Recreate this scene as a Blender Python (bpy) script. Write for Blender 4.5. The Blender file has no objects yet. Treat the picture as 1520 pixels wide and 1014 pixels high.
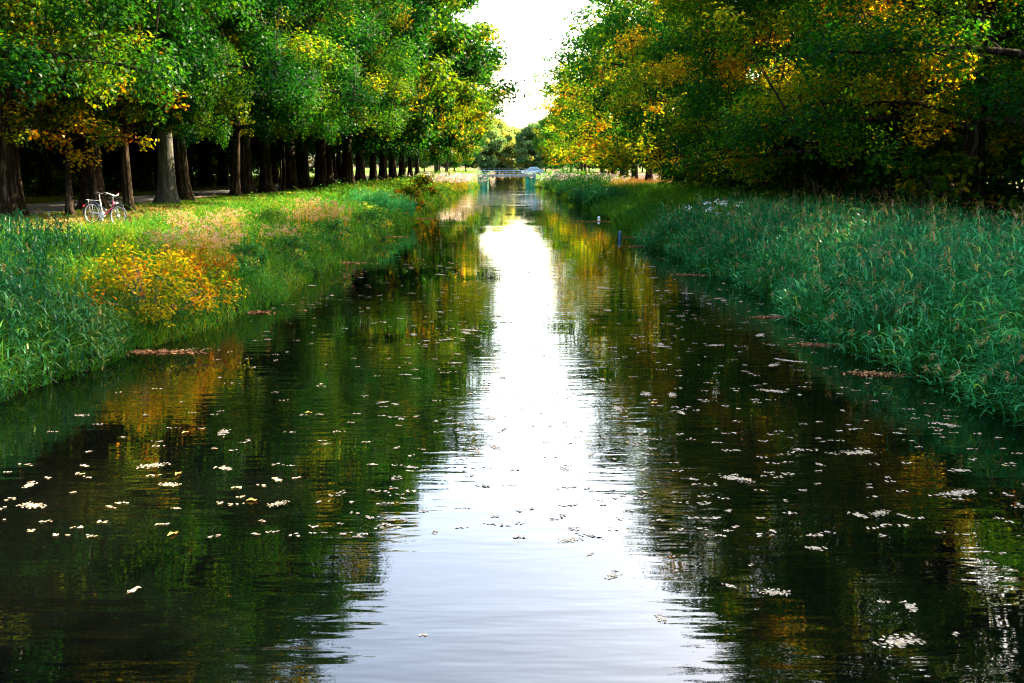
import bpy, bmesh, math, random
import numpy as np
from mathutils import Vector, Matrix

C = bpy.context.scene
COL = C.collection
R_ = math.radians
PI = math.pi

# ------------------------------------------------------------------ camera, sky, sun, exposure
CAM = (0.0, 0.0, 3.6)
cam_d = bpy.data.cameras.new('camera'); cam = bpy.data.objects.new('camera', cam_d); COL.objects.link(cam)
cam.location = CAM
cam.rotation_euler = (R_(90 - 9.8), 0, R_(-0.3))
cam_d.sensor_width = 36; cam_d.lens = 35.5
cam_d.clip_start = 0.1; cam_d.clip_end = 6000
C.camera = cam

SUN_AZ, SUN_EL = 55.0, 38.0       # azimuth from straight ahead (+Y) towards the right (+X)
w = bpy.data.worlds.new('World'); C.world = w; w.use_nodes = True
nt = w.node_tree; nt.nodes.clear()
sky = nt.nodes.new('ShaderNodeTexSky'); sky.sky_type = 'NISHITA'; sky.sun_disc = False
sky.sun_elevation = R_(SUN_EL); sky.sun_rotation = R_(SUN_AZ)
sky.air_density = 1.2; sky.dust_density = 4.5; sky.ozone_density = 0.3
bg = nt.nodes.new('ShaderNodeBackground'); bg.inputs['Strength'].default_value = 0.15
wo = nt.nodes.new('ShaderNodeOutputWorld')
nt.links.new(sky.outputs[0], bg.inputs[0]); nt.links.new(bg.outputs[0], wo.inputs[0])
sl = bpy.data.lights.new('sun', 'SUN'); sl.energy = 5.0; sl.angle = R_(0.5); sl.color = (1.0, 0.84, 0.56)
sun = bpy.data.objects.new('sun', sl); COL.objects.link(sun)
sd = Vector((math.sin(R_(SUN_AZ)) * math.cos(R_(SUN_EL)), math.cos(R_(SUN_AZ)) * math.cos(R_(SUN_EL)), math.sin(R_(SUN_EL))))
sun.rotation_euler = sd.to_track_quat('Z', 'Y').to_euler()
sun.location = (60, 60, 60)
C.view_settings.view_transform = 'Standard'; C.view_settings.look = 'None'
C.view_settings.exposure = 3.4; C.view_settings.gamma = 1.0; C.view_settings.use_curve_mapping = False
cy = C.cycles
cy.max_bounces = 6; cy.diffuse_bounces = 3; cy.glossy_bounces = 3; cy.transmission_bounces = 3; cy.transparent_max_bounces = 4
cy.caustics_reflective = False; cy.caustics_refractive = False
cy.use_denoising = True; cy.denoising_prefilter = 'ACCURATE'; cy.sample_clamp_indirect = 6.0
C.render.filter_size = 1.15; cy.filter_width = 1.15

# ------------------------------------------------------------------ helpers
def tag(o, label=None, cat=None, group=None, kind=None):
    if label: o['label'] = label
    if cat: o['category'] = cat
    if group: o['group'] = group
    if kind: o['kind'] = kind
    return o

def link(name, me, mat=None, parent=None):
    o = bpy.data.objects.new(name, me); COL.objects.link(o)
    if mat is not None and len(me.materials) == 0: me.materials.append(mat)
    if parent is not None: o.parent = parent
    return o

def empty(name, loc, rz=0.0, label=None, cat=None, group=None):
    o = bpy.data.objects.new(name, None); COL.objects.link(o)
    o.empty_display_size = 0.3
    o.location = loc; o.rotation_euler = (0, 0, rz)
    return tag(o, label, cat, group)

def np_mesh(name, V, F, tint=None, smooth=False, mat=None, attr='tint', dom='FACE'):
    """V (n,3), F (m,k) all faces of k corners"""
    V = np.ascontiguousarray(V, dtype=np.float32); F = np.ascontiguousarray(F, dtype=np.int32)
    me = bpy.data.meshes.new(name); m, k = F.shape
    me.vertices.add(len(V)); me.vertices.foreach_set('co', V.ravel())
    me.loops.add(m * k); me.loops.foreach_set('vertex_index', F.ravel())
    me.polygons.add(m); me.polygons.foreach_set('loop_start', np.arange(0, m * k, k, dtype=np.int32))
    try: me.polygons.foreach_set('loop_total', np.full(m, k, dtype=np.int32))
    except Exception: pass
    if smooth: me.polygons.foreach_set('use_smooth', np.ones(m, dtype=bool))
    if tint is not None:
        a = me.attributes.new(attr, 'FLOAT', dom); a.data.foreach_set('value', np.ascontiguousarray(tint, dtype=np.float32))
    me.update(calc_edges=True)
    if mat: me.materials.append(mat)
    return me

def join_vf(parts):
    """[(V, F, tint)] -> one"""
    Vs, Fs, Ts, n = [], [], [], 0
    for V, F, T in parts:
        Vs.append(V); Fs.append(F + n); Ts.append(T); n += len(V)
    return np.concatenate(Vs), np.concatenate(Fs), np.concatenate(Ts)

def fbm(x, y, s=1.0, seed=0.0):
    """cheap smooth noise in about -1..1"""
    x = x * s + seed * 3.1; y = y * s - seed * 1.7
    return (np.sin(x * 1.0 + 1.3 * np.sin(y * 0.7 + seed)) + np.sin(y * 1.13 + 1.7 * np.sin(x * 0.61 - seed)) +
            0.6 * np.sin(x * 2.3 + y * 1.9 + seed) + 0.5 * np.sin(x * 3.7 - y * 4.1 + 2.0 * np.sin(y * 1.9))) / 3.1

class MB:
    """collects boxes, tubes and prisms; build() makes ONE mesh"""
    def __init__(s): s.v = []; s.f = []
    def add(s, V, F):
        n = len(s.v); s.v += [tuple(p) for p in V]; s.f += [tuple(i + n for i in q) for q in F]
    def box(s, c, d, rot=None):
        P = [Vector((sx * d[0] / 2, sy * d[1] / 2, sz * d[2] / 2)) for sx in (-1, 1) for sy in (-1, 1) for sz in (-1, 1)]
        if rot is not None: P = [rot @ p for p in P]
        P = [p + Vector(c) for p in P]
        s.add(P, [(0, 1, 3, 2), (4, 6, 7, 5), (0, 4, 5, 1), (2, 3, 7, 6), (0, 2, 6, 4), (1, 5, 7, 3)])
    def tube(s, pts, r, n=8, cap=True, closed=False, lobes=None):
        pts = [Vector(p) for p in pts]; m = len(pts)
        rr = r if hasattr(r, '__len__') else [r] * m
        up = Vector((0, 0, 1)); prev = None; rings = []
        for i, p in enumerate(pts):
            if closed: t = pts[(i + 1) % m] - pts[i - 1]
            else: t = pts[min(i + 1, m - 1)] - pts[max(i - 1, 0)]
            t = t.normalized() if t.length > 1e-9 else Vector((0, 0, 1))
            if prev is None:
                a = up if abs(t.z) < 0.9 else Vector((1, 0, 0)); u = t.cross(a).normalized()
            else:
                u = (prev - t * prev.dot(t)); u = u.normalized() if u.length > 1e-6 else t.orthogonal().normalized()
            prev = u; v = t.cross(u)
            ring = []
            for k in range(n):
                a = 2 * PI * k / n; q = rr[i]
                if lobes: q *= lobes(i, a)
                ring.append(p + u * (math.cos(a) * q) + v * (math.sin(a) * q))
            rings.append(ring)
        V = [q for ring in rings for q in ring]; F = []
        for i in range(m if closed else m - 1):
            j = (i + 1) % m
            for k in range(n):
                k2 = (k + 1) % n
                F.append((i * n + k, i * n + k2, j * n + k2, j * n + k))
        if cap and not closed:
            F.append(tuple(reversed(range(n)))); F.append(tuple((m - 1) * n + k for k in range(n)))
        s.add(V, F)
    def prism(s, poly, d, axis='y', o=0.0):
        """poly of (a,b) in xz (axis y) extruded from o to o+d"""
        n = len(poly)
        def P(a, b, t):
            return (a, t, b) if axis == 'y' else ((t, a, b) if axis == 'x' else (a, b, t))
        V = [P(a, b, o) for a, b in poly] + [P(a, b, o + d) for a, b in poly]
        F = [tuple(range(n)), tuple(reversed(range(n, 2 * n)))]
        for i in range(n):
            j = (i + 1) % n; F.append((i, i + n, j + n, j))
        s.add(V, F)
    def build(s, name, mat, parent=None, smooth=False, bevel=0.0):
        me = bpy.data.meshes.new(name); me.from_pydata(s.v, [], s.f); me.materials.append(mat)
        bm = bmesh.new(); bm.from_mesh(me); bmesh.ops.recalc_face_normals(bm, faces=bm.faces)
        if bevel > 0:
            bmesh.ops.bevel(bm, geom=[e for e in bm.edges if len(e.link_faces) == 2 and e.calc_face_angle(0) > 0.6], offset=bevel, segments=2, affect='EDGES', clamp_overlap=True)
        bm.to_mesh(me); bm.free()
        if smooth:
            me.polygons.foreach_set('use_smooth', [True] * len(me.polygons))
        return link(name, me, None, parent)

# ------------------------------------------------------------------ materials
def newmat(name):
    m = bpy.data.materials.new(name); m.use_nodes = True
    n = m.node_tree; n.nodes.clear(); out = n.nodes.new('ShaderNodeOutputMaterial')
    return m, n, out

def node(n, t, **kw):
    q = n.nodes.new(t)
    for k, v in kw.items():
        if k.startswith('i_'): q.inputs[k[2:].replace('_', ' ')].default_value = v
        else: setattr(q, k, v)
    return q

def ramp(n, stops):
    r = n.nodes.new('ShaderNodeValToRGB'); e = r.color_ramp.elements
    while len(e) > 1: e.remove(e[-1])
    e[0].position = stops[0][0]; e[0].color = (*stops[0][1], 1)
    for p, c in stops[1:]:
        q = e.new(p); q.color = (*c, 1)
    return r

def leafmat(name, stops, trans=0.4, gloss=0.06, rough=0.35, tboost=1.3, shift=True):
    m, n, out = newmat(name); L = n.links.new
    at = node(n, 'ShaderNodeAttribute', attribute_name='tint')
    fac = at.outputs['Fac']
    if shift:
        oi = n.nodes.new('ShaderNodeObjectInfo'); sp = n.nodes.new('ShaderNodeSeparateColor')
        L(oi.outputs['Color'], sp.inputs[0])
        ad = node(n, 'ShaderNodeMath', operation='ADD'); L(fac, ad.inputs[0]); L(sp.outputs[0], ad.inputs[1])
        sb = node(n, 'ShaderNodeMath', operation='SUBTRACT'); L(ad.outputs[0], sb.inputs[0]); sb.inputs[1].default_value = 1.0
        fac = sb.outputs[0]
    rp = ramp(n, stops); L(fac, rp.inputs[0])
    df = n.nodes.new('ShaderNodeBsdfDiffuse'); tr = n.nodes.new('ShaderNodeBsdfTranslucent'); gl = n.nodes.new('ShaderNodeBsdfGlossy')
    gl.inputs['Roughness'].default_value = rough; gl.inputs['Color'].default_value = (0.9, 0.95, 1.0, 1)
    mu = n.nodes.new('ShaderNodeMix'); mu.data_type = 'RGBA'; mu.blend_type = 'MULTIPLY'; mu.inputs[0].default_value = 1
    L(rp.outputs[0], mu.inputs[6]); mu.inputs[7].default_value = (tboost * 1.15, tboost * 1.0, tboost * 0.55, 1)
    L(rp.outputs[0], df.inputs[0]); L(mu.outputs[2], tr.inputs[0])
    m1 = n.nodes.new('ShaderNodeMixShader'); m1.inputs[0].default_value = trans; L(df.outputs[0], m1.inputs[1]); L(tr.outputs[0], m1.inputs[2])
    m2 = n.nodes.new('ShaderNodeMixShader')
    m2.inputs[0].default_value = gloss
    L(m1.outputs[0], m2.inputs[1]); L(gl.outputs[0], m2.inputs[2])
    L(m2.outputs[0], out.inputs[0])
    return m

def pbr(name, col, rough=0.5, metal=0.0, noise=None, bump=None, spec=0.5):
    """noise = (scale, colour2, detail); bump = (scale, strength)"""
    m, n, out = newmat(name); L = n.links.new
    p = n.nodes.new('ShaderNodeBsdfPrincipled'); L(p.outputs[0], out.inputs[0])
    p.inputs['Base Color'].default_value = (*col, 1); p.inputs['Roughness'].default_value = rough; p.inputs['Metallic'].default_value = metal
    p.inputs['Specular IOR Level'].default_value = spec
    tc = n.nodes.new('ShaderNodeTexCoord')
    if noise:
        nz = node(n, 'ShaderNodeTexNoise', i_Scale=noise[0], i_Detail=noise[2] if len(noise) > 2 else 5.0, i_Roughness=0.65); L(tc.outputs['Object'], nz.inputs['Vector'])
        rp = ramp(n, [(0.35, col), (0.68, noise[1])]); L(nz.outputs['Fac'], rp.inputs[0]); L(rp.outputs[0], p.inputs['Base Color'])
    if bump:
        nb = node(n, 'ShaderNodeTexNoise', i_Scale=bump[0], i_Detail=6.0); L(tc.outputs['Object'], nb.inputs['Vector'])
        bp = node(n, 'ShaderNodeBump', i_Strength=bump[1], i_Distance=0.03); L(nb.outputs['Fac'], bp.inputs['Height']); L(bp.outputs[0], p.inputs['Normal'])
    return m

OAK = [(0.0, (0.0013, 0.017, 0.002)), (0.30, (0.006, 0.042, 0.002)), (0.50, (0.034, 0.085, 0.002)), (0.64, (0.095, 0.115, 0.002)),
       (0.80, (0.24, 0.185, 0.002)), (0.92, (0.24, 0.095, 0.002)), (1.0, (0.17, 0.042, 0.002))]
M = {}
M['oak_leaf'] = leafmat('oak_leaf', OAK, trans=0.5, gloss=0.004, rough=0.4, tboost=1.6)
M['hazed_leaf'] = leafmat('hazed_leaf', [(0.0, (0.040, 0.090, 0.035)), (0.3, (0.085, 0.160, 0.055)), (0.5, (0.17, 0.23, 0.05)), (0.7, (0.34, 0.30, 0.05)), (1.0, (0.40, 0.26, 0.05))], trans=0.55, gloss=0.004, rough=0.5, tboost=1.8)  # far-end leaves lightened, the distance haze put into their colour
M['gold_leaf'] = leafmat('thin_autumn_leaf', OAK, trans=0.6, gloss=0.003, rough=0.5, tboost=2.6)
M['shaded_reed'] = leafmat('shaded_reed_leaf', [(0.0, (0.0018, 0.0240, 0.0060)), (0.35, (0.0072, 0.0630, 0.0156)), (0.6, (0.0330, 0.1200, 0.0270)), (0.75, (0.0960, 0.1320, 0.0120)), (0.9, (0.2040, 0.1320, 0.0330)), (1.0, (0.0900, 0.0450, 0.0300))], trans=0.35, gloss=0.008, rough=0.35, shift=False)  # deeper green reed leaf, shade of the near left corner put into the colour
M['bush_leaf'] = leafmat('bush_leaf', OAK, trans=0.4, gloss=0.004, rough=0.45)
M['reed'] = leafmat('reed_leaf', [(0.0, (0.004, 0.060, 0.016)), (0.35, (0.012, 0.165, 0.044)), (0.6, (0.065, 0.33, 0.095)), (0.75, (0.20, 0.28, 0.02)), (0.88, (0.34, 0.22, 0.055)), (1.0, (0.21, 0.10, 0.075))], trans=0.35, gloss=0.012, rough=0.35, shift=False)
M['grass'] = leafmat('grass_blade', [(0.0, (0.0099, 0.0561, 0.0053)), (0.4, (0.0363, 0.1386, 0.0053)), (0.62, (0.1056, 0.1782, 0.0066)), (0.8, (0.2376, 0.1980, 0.0330)),
                                     (0.92, (0.2772, 0.1716, 0.0660)), (1.0, (0.1650, 0.0726, 0.0231))], trans=0.35, gloss=0.003, rough=0.5, shift=False)
M['herb'] = leafmat('herb_leaf', [(0.0, (0.0084, 0.0560, 0.0112)), (0.35, (0.0245, 0.1190, 0.0140)), (0.55, (0.0700, 0.1680, 0.0105)), (0.7, (0.2100, 0.2030, 0.0140)),
                                  (0.82, (0.3360, 0.1890, 0.0084)), (0.92, (0.2520, 0.1050, 0.0350)), (1.0, (0.30, 0.20, 0.15))], trans=0.35, gloss=0.004, rough=0.45, shift=False)
M['litter'] = leafmat('fallen_leaf', [(0.0, (0.05, 0.025, 0.012)), (0.45, (0.16, 0.075, 0.034)), (0.75, (0.28, 0.14, 0.06)), (1.0, (0.42, 0.28, 0.09))], trans=0.15, gloss=0.005, shift=False)
M['raft'] = leafmat('floating_leaf', [(0.0, (0.06, 0.05, 0.03)), (0.4, (0.22, 0.17, 0.11)), (0.75, (0.42, 0.36, 0.27)), (0.9, (0.45, 0.30, 0.06)), (1.0, (0.40, 0.13, 0.03))], trans=0.1, gloss=0.04, rough=0.3, shift=False)
M['white_petal'] = pbr('white_petal', (0.75, 0.75, 0.70), 0.6)

def barkmat():
    m, n, out = newmat('bark'); L = n.links.new
    p = n.nodes.new('ShaderNodeBsdfPrincipled'); L(p.outputs[0], out.inputs[0]); p.inputs['Roughness'].default_value = 0.95; p.inputs['Specular IOR Level'].default_value = 0.04
    tc = n.nodes.new('ShaderNodeTexCoord'); mp = n.nodes.new('ShaderNodeMapping'); mp.inputs['Scale'].default_value = (1, 1, 0.13); L(tc.outputs['Object'], mp.inputs[0])
    a = node(n, 'ShaderNodeTexNoise', i_Scale=8.0, i_Detail=6.0, i_Roughness=0.7); L(mp.outputs[0], a.inputs['Vector'])
    b = node(n, 'ShaderNodeTexNoise', i_Scale=1.3, i_Detail=3.0); L(tc.outputs['Object'], b.inputs['Vector'])
    r1 = ramp(n, [(0.30, (0.003, 0.002, 0.0015)), (0.52, (0.016, 0.010, 0.006)), (0.68, (0.105, 0.076, 0.050))]); L(a.outputs['Fac'], r1.inputs[0])
    r2 = ramp(n, [(0.45, (1, 1, 1)), (0.7, (0.6, 0.75, 0.45))]); L(b.outputs['Fac'], r2.inputs[0])
    mx = n.nodes.new('ShaderNodeMix'); mx.data_type = 'RGBA'; mx.blend_type = 'MULTIPLY'; mx.inputs[0].default_value = 1; L(r1.outputs[0], mx.inputs[6]); L(r2.outputs[0], mx.inputs[7])
    L(mx.outputs[2], p.inputs['Base Color'])
    bp = node(n, 'ShaderNodeBump', i_Strength=0.9, i_Distance=0.05); L(a.outputs['Fac'], bp.inputs['Height']); L(bp.outputs[0], p.inputs['Normal'])
    return m
M['bark'] = barkmat()

def palebark():
    m = M['bark'].copy(); m.name = 'pale_bark'
    for q in m.node_tree.nodes:
        if q.type == 'VALTORGB' and abs(q.color_ramp.elements[0].position - .30) < .01:
            for e, c in zip(q.color_ramp.elements, ((.02, .018, .016), (.07, .067, .06), (.13, .125, .115))): e.color = (*c, 1)
    return m
M['pale_bark'] = palebark()

def watermat():
    m, n, out = newmat('canal_water'); L = n.links.new
    p = n.nodes.new('ShaderNodeBsdfPrincipled'); L(p.outputs[0], out.inputs[0])
    p.inputs['Base Color'].default_value = (0.0008, 0.001, 0.0007, 1); p.inputs['Roughness'].default_value = 0.015; p.inputs['IOR'].default_value = 1.42
    tc = n.nodes.new('ShaderNodeTexCoord')
    def nz(scale, sx, sy, detail, rot=0.0):
        mp = n.nodes.new('ShaderNodeMapping'); mp.inputs['Scale'].default_value = (sx, sy, 1); mp.inputs['Rotation'].default_value = (0, 0, rot)
        L(tc.outputs['Object'], mp.inputs[0])
        q = node(n, 'ShaderNodeTexNoise', i_Scale=scale, i_Detail=detail, i_Roughness=0.5); L(mp.outputs[0], q.inputs['Vector']); return q.outputs['Fac']
    a = nz(1.0, 0.9, 4.2, 2.0, 0.12); b = nz(1.0, 3.0, 9.0, 2.0, -0.2); c = nz(1.0, 0.12, 0.25, 3.0)
    rc = ramp(n, [(0.38, (0.10, 0.10, 0.10)), (0.66, (1, 1, 1))]); L(c, rc.inputs[0])
    s1 = node(n, 'ShaderNodeMath', operation='MULTIPLY'); L(b, s1.inputs[0]); s1.inputs[1].default_value = 0.16
    s2 = node(n, 'ShaderNodeMath', operation='ADD'); L(a, s2.inputs[0]); L(s1.outputs[0], s2.inputs[1])
    s3 = node(n, 'ShaderNodeMath', operation='MULTIPLY'); L(s2.outputs[0], s3.inputs[0]); L(rc.outputs[0], s3.inputs[1])
    sy = n.nodes.new('ShaderNodeSeparateXYZ'); L(tc.outputs['Object'], sy.inputs[0])
    mr = node(n, 'ShaderNodeMapRange'); mr.inputs[1].default_value = 9; mr.inputs[2].default_value = 55; mr.inputs[3].default_value = 1.0; mr.inputs[4].default_value = 0.22; L(sy.outputs[1], mr.inputs[0])
    s4 = node(n, 'ShaderNodeMath', operation='MULTIPLY'); L(s3.outputs[0], s4.inputs[0]); mr2 = node(n, 'ShaderNodeMapRange'); mr2.inputs[1].default_value = 85; mr2.inputs[2].default_value = 125; mr2.inputs[3].default_value = 0.0; mr2.inputs[4].default_value = 0.9; L(sy.outputs[1], mr2.inputs[0])
    ma = node(n, 'ShaderNodeMath', operation='ADD'); L(mr.outputs[0], ma.inputs[0]); L(mr2.outputs[0], ma.inputs[1]); L(ma.outputs[0], s4.inputs[1]); s3 = s4
    bp = node(n, 'ShaderNodeBump', i_Strength=1.0, i_Distance=0.012); L(s3.outputs[0], bp.inputs['Height']); L(bp.outputs[0], p.inputs['Normal'])
    return m
M['water'] = watermat()

def groundmat():
    m, n, out = newmat('bank_ground'); L = n.links.new
    p = n.nodes.new('ShaderNodeBsdfPrincipled'); L(p.outputs[0], out.inputs[0]); p.inputs['Roughness'].default_value = 0.95; p.inputs['Specular IOR Level'].default_value = 0.03
    tc = n.nodes.new('ShaderNodeTexCoord')
    a = node(n, 'ShaderNodeTexNoise', i_Scale=9.0, i_Detail=8.0, i_Roughness=0.75); L(tc.outputs['Object'], a.inputs['Vector'])
    b = node(n, 'ShaderNodeTexNoise', i_Scale=0.6, i_Detail=4.0); L(tc.outputs['Object'], b.inputs['Vector'])
    soil = ramp(n, [(0.3, (0.016, 0.011, 0.007)), (0.55, (0.06, 0.036, 0.018)), (0.75, (0.15, 0.08, 0.03))]); L(a.outputs['Fac'], soil.inputs[0])
    gr = ramp(n, [(0.3, (0.02, 0.06, 0.006)), (0.6, (0.055, 0.14, 0.008)), (0.8, (0.12, 0.16, 0.02))]); L(a.outputs['Fac'], gr.inputs[0])
    at = node(n, 'ShaderNodeAttribute', attribute_name='grass')
    ad = node(n, 'ShaderNodeMath', operation='ADD'); L(at.outputs['Fac'], ad.inputs[0]); L(b.outputs['Fac'], ad.inputs[1])
    st = ramp(n, [(0.78, (0, 0, 0)), (1.05, (1, 1, 1))]); 
    h = node(n, 'ShaderNodeMath', operation='MULTIPLY'); L(ad.outputs[0], h.inputs[0]); h.inputs[1].default_value = 0.667
    st = ramp(n, [(0.50, (0, 0, 0)), (0.72, (1, 1, 1))]); L(h.outputs[0], st.inputs[0])
    mx = n.nodes.new('ShaderNodeMix'); mx.data_type = 'RGBA'; L(st.outputs[0], mx.inputs[0]); L(soil.outputs[0], mx.inputs[6]); L(gr.outputs[0], mx.inputs[7])
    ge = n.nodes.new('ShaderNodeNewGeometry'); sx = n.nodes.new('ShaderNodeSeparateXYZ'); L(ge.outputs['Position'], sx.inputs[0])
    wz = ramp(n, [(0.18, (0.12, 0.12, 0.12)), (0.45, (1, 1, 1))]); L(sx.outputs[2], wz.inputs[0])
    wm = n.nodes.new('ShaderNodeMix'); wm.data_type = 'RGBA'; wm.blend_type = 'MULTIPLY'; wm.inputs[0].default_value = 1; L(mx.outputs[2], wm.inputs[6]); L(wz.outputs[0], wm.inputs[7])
    L(wm.outputs[2], p.inputs['Base Color'])
    bp = node(n, 'ShaderNodeBump', i_Strength=0.8, i_Distance=0.05); L(a.outputs['Fac'], bp.inputs['Height']); L(bp.outputs[0], p.inputs['Normal'])
    return m
M['ground'] = groundmat()
M['asphalt'] = pbr('asphalt', (0.045, 0.045, 0.05), 0.85, noise=(3.0, (0.075, 0.073, 0.075)), bump=(60, 0.4))
M['asphalt_line'] = pbr('worn_road_edge', (0.22, 0.21, 0.19), 0.85, noise=(4.0, (0.10, 0.10, 0.09)))
M['concrete'] = pbr('pale_concrete', (0.20, 0.22, 0.225), 0.8, noise=(1.5, (0.36, 0.38, 0.38)), bump=(8, 0.3))
M['sheet_green'] = pbr('green_sheet_piling', (0.02, 0.30, 0.17), 0.55, noise=(1.2, (0.05, 0.42, 0.26)))
M['rail_pale'] = pbr('pale_painted_rail', (0.40, 0.47, 0.50), 0.45)
M['rail_dark'] = pbr('dark_painted_rail', (0.05, 0.09, 0.11), 0.5)
M['black_metal'] = pbr('black_metal', (0.012, 0.012, 0.013), 0.4, 0.2)
M['galv'] = pbr('galvanised_steel', (0.45, 0.46, 0.47), 0.45, 0.8)
M['sign_back'] = pbr('sign_back', (0.03, 0.032, 0.035), 0.5, 0.3)
M['rubber'] = pbr('rubber', (0.012, 0.012, 0.012), 0.8)
M['alloy'] = pbr('bright_alloy', (0.55, 0.56, 0.57), 0.35, 0.6)
M['red_paint'] = pbr('red_bike_paint', (0.55, 0.035, 0.12), 0.25, 0.1)
M['dark_paint'] = pbr('dark_bike_paint', (0.02, 0.03, 0.05), 0.3, 0.2)
M['silver_paint'] = pbr('white_bike_paint', (0.42, 0.42, 0.43), 0.35, 0.1)
M['saddle'] = pbr('saddle_vinyl', (0.015, 0.015, 0.016), 0.5)
M['lamp_glass'] = pbr('lamp_glass', (0.8, 0.8, 0.75), 0.15)
M['red_lens'] = pbr('red_lens', (0.5, 0.01, 0.01), 0.2)
M['car_paint'] = pbr('silver_blue_car_paint', (0.30, 0.40, 0.52), 0.22, 0.5)
M['car_glass'] = pbr('car_glass', (0.10, 0.16, 0.22), 0.05)
M['blue_post'] = pbr('blue_painted_post', (0.006, 0.045, 0.09), 0.4, noise=(6.0, (0.012, 0.07, 0.13)))
M['white_post'] = pbr('white_painted_post', (0.72, 0.74, 0.75), 0.5)
M['wood'] = pbr('wet_wood', (0.05, 0.035, 0.022), 0.8, noise=(8, (0.11, 0.08, 0.05)), bump=(20, 0.5))

# ------------------------------------------------------------------ terrain
def xl(y):
    return -6.75 + 0.30 * np.sin(y * 0.21 + 1.0) + 0.22 * np.sin(y * 0.53) + 0.13 * np.sin(y * 1.37 + 2) - 1.3 * np.clip((21 - y) / 7, 0, 1) + 1.5 * np.exp(-((y - 190) / 10) ** 4)
def xr(y):
    return 7.15 + 0.28 * np.sin(y * 0.19 + 2.2) + 0.22 * np.sin(y * 0.47 + 1) + 0.13 * np.sin(y * 1.21) + 0.6 * np.clip((22 - y) / 8, 0, 1) - 1.6 * np.exp(-((y - 190) / 10) ** 4)
SL = ([-40, -3, -1.2, 0, 0.25, 1.0, 2.5, 4.5, 6.0, 7.5, 2000], [-1.1, -1.1, -0.6, 0, 0.22, 0.62, 1.12, 1.52, 1.73, 1.85, 1.85])
SR = ([-40, -3, -1.2, 0, 0.25, 1.2, 3.5, 6.0, 8.5, 14, 2000], [-1.1, -1.1, -0.6, 0, 0.18, 0.48, 0.92, 1.22, 1.38, 1.55, 1.85])
def gz(x, y):
    x = np.asarray(x, float); y = np.asarray(y, float)
    sl_ = xl(y) - x; sr_ = x - xr(y)
    left = sl_ > sr_
    s = np.where(left, sl_, sr_)
    z = np.where(left, np.interp(sl_, *SL), np.interp(sr_, *SR))
    z = z + 0.07 * fbm(x, y, 1.7, 0.4) * np.clip(s, 0, 1) * np.clip((8.5 - s) / 3, 0, 1)
    end = np.clip((y - 425) / 25, 0, 1); z = np.where(z < 1.4, z * (1 - end) + 1.4 * end, z)
    ramp_ = np.clip(1 - (np.abs(y - 191) - 4.5) / 8, 0, 1) * np.clip((s - 0.3) / 2, 0, 1)
    z = z + ramp_ * np.maximum(0, 2.16 - z)
    return z
def g1(x, y): return float(gz(x, y))

xs = np.concatenate([np.array([-900, -500, -300, -180, -110, -80, -60, -45, -36, -30, -26]), np.arange(-24, -15, 1.0), np.arange(-15, 16.01, 0.28),
                     np.arange(17, 25, 1.0), np.array([28, 33, 40, 55, 80, 110, 180, 300, 500, 900])])
ys = np.concatenate([np.array([-400, -150, -80, -40, -20, -10, -4]), np.arange(0, 70, 0.45), np.arange(70, 230, 1.1), np.arange(230, 460, 5.0), np.array([480, 550, 700, 1000, 1600])])
GX, GY = np.meshgrid(xs, ys); GZ = gz(GX, GY)
nx, ny = len(xs), len(ys)
idx = np.arange(nx * ny).reshape(ny, nx)
F = np.stack([idx[:-1, :-1], idx[:-1, 1:], idx[1:, 1:], idx[1:, :-1]], -1).reshape(-1, 4)
sL = xl(GY) - GX; sR = GX - xr(GY)
grass_w = np.where(sL > sR, np.interp(sL, [0, 1.0, 2, 9.3, 10.3, 15, 17, 24, 30, 2000], [0, .55, .85, .8, .35, .2, .35, .1, .5, .6]),
                   np.interp(sR, [0, 1, 3, 9, 11, 30, 60, 2000], [0, .5, .8, .6, .05, .05, .5, .6]))
# bare leaf-strewn earth round the bicycle
grass_w = np.where(sL > sR, grass_w - 0.9 * np.exp(-(((GX + 12.9) / 2.8) ** 2 + ((GY - 35) / 5.5) ** 2)), grass_w)
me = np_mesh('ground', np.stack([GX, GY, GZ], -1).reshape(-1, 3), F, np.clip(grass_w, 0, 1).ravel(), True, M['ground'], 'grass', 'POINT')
tag(link('ground', me), kind='structure')
me = np_mesh('water', np.array([[-13, -60, 0], [13, -60, 0], [13, 455, 0], [-13, 455, 0.0]]), np.array([[0, 1, 2, 3]]), mat=M['water'])
tag(link('water', me), kind='structure')

def strip(name, x0, x1, y0, y1, n, dz, mat):
    yy = np.linspace(y0, y1, n); x0a = np.full(n, x0) + 0.10 * np.sin(yy * 0.31); x1a = np.full(n, x1) + 0.12 * np.sin(yy * 0.27 + 1)
    V = np.concatenate([np.stack([x0a, yy, gz(x0a, yy) + dz], -1), np.stack([x1a, yy, gz(x1a, yy) + dz], -1)])
    F = np.stack([np.arange(n - 1), np.arange(n - 1) + n, np.arange(1, n) + n, np.arange(1, n)], -1)
    return tag(link(name, np_mesh(name, V, F, mat=mat)), kind='structure')
strip('road', -22.6, -17.75, -40, 182, 120, 0.012, M['asphalt'])
strip('road_edge_line', -22.75, -22.45, -40, 182, 120, 0.018, M['asphalt_line'])

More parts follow.
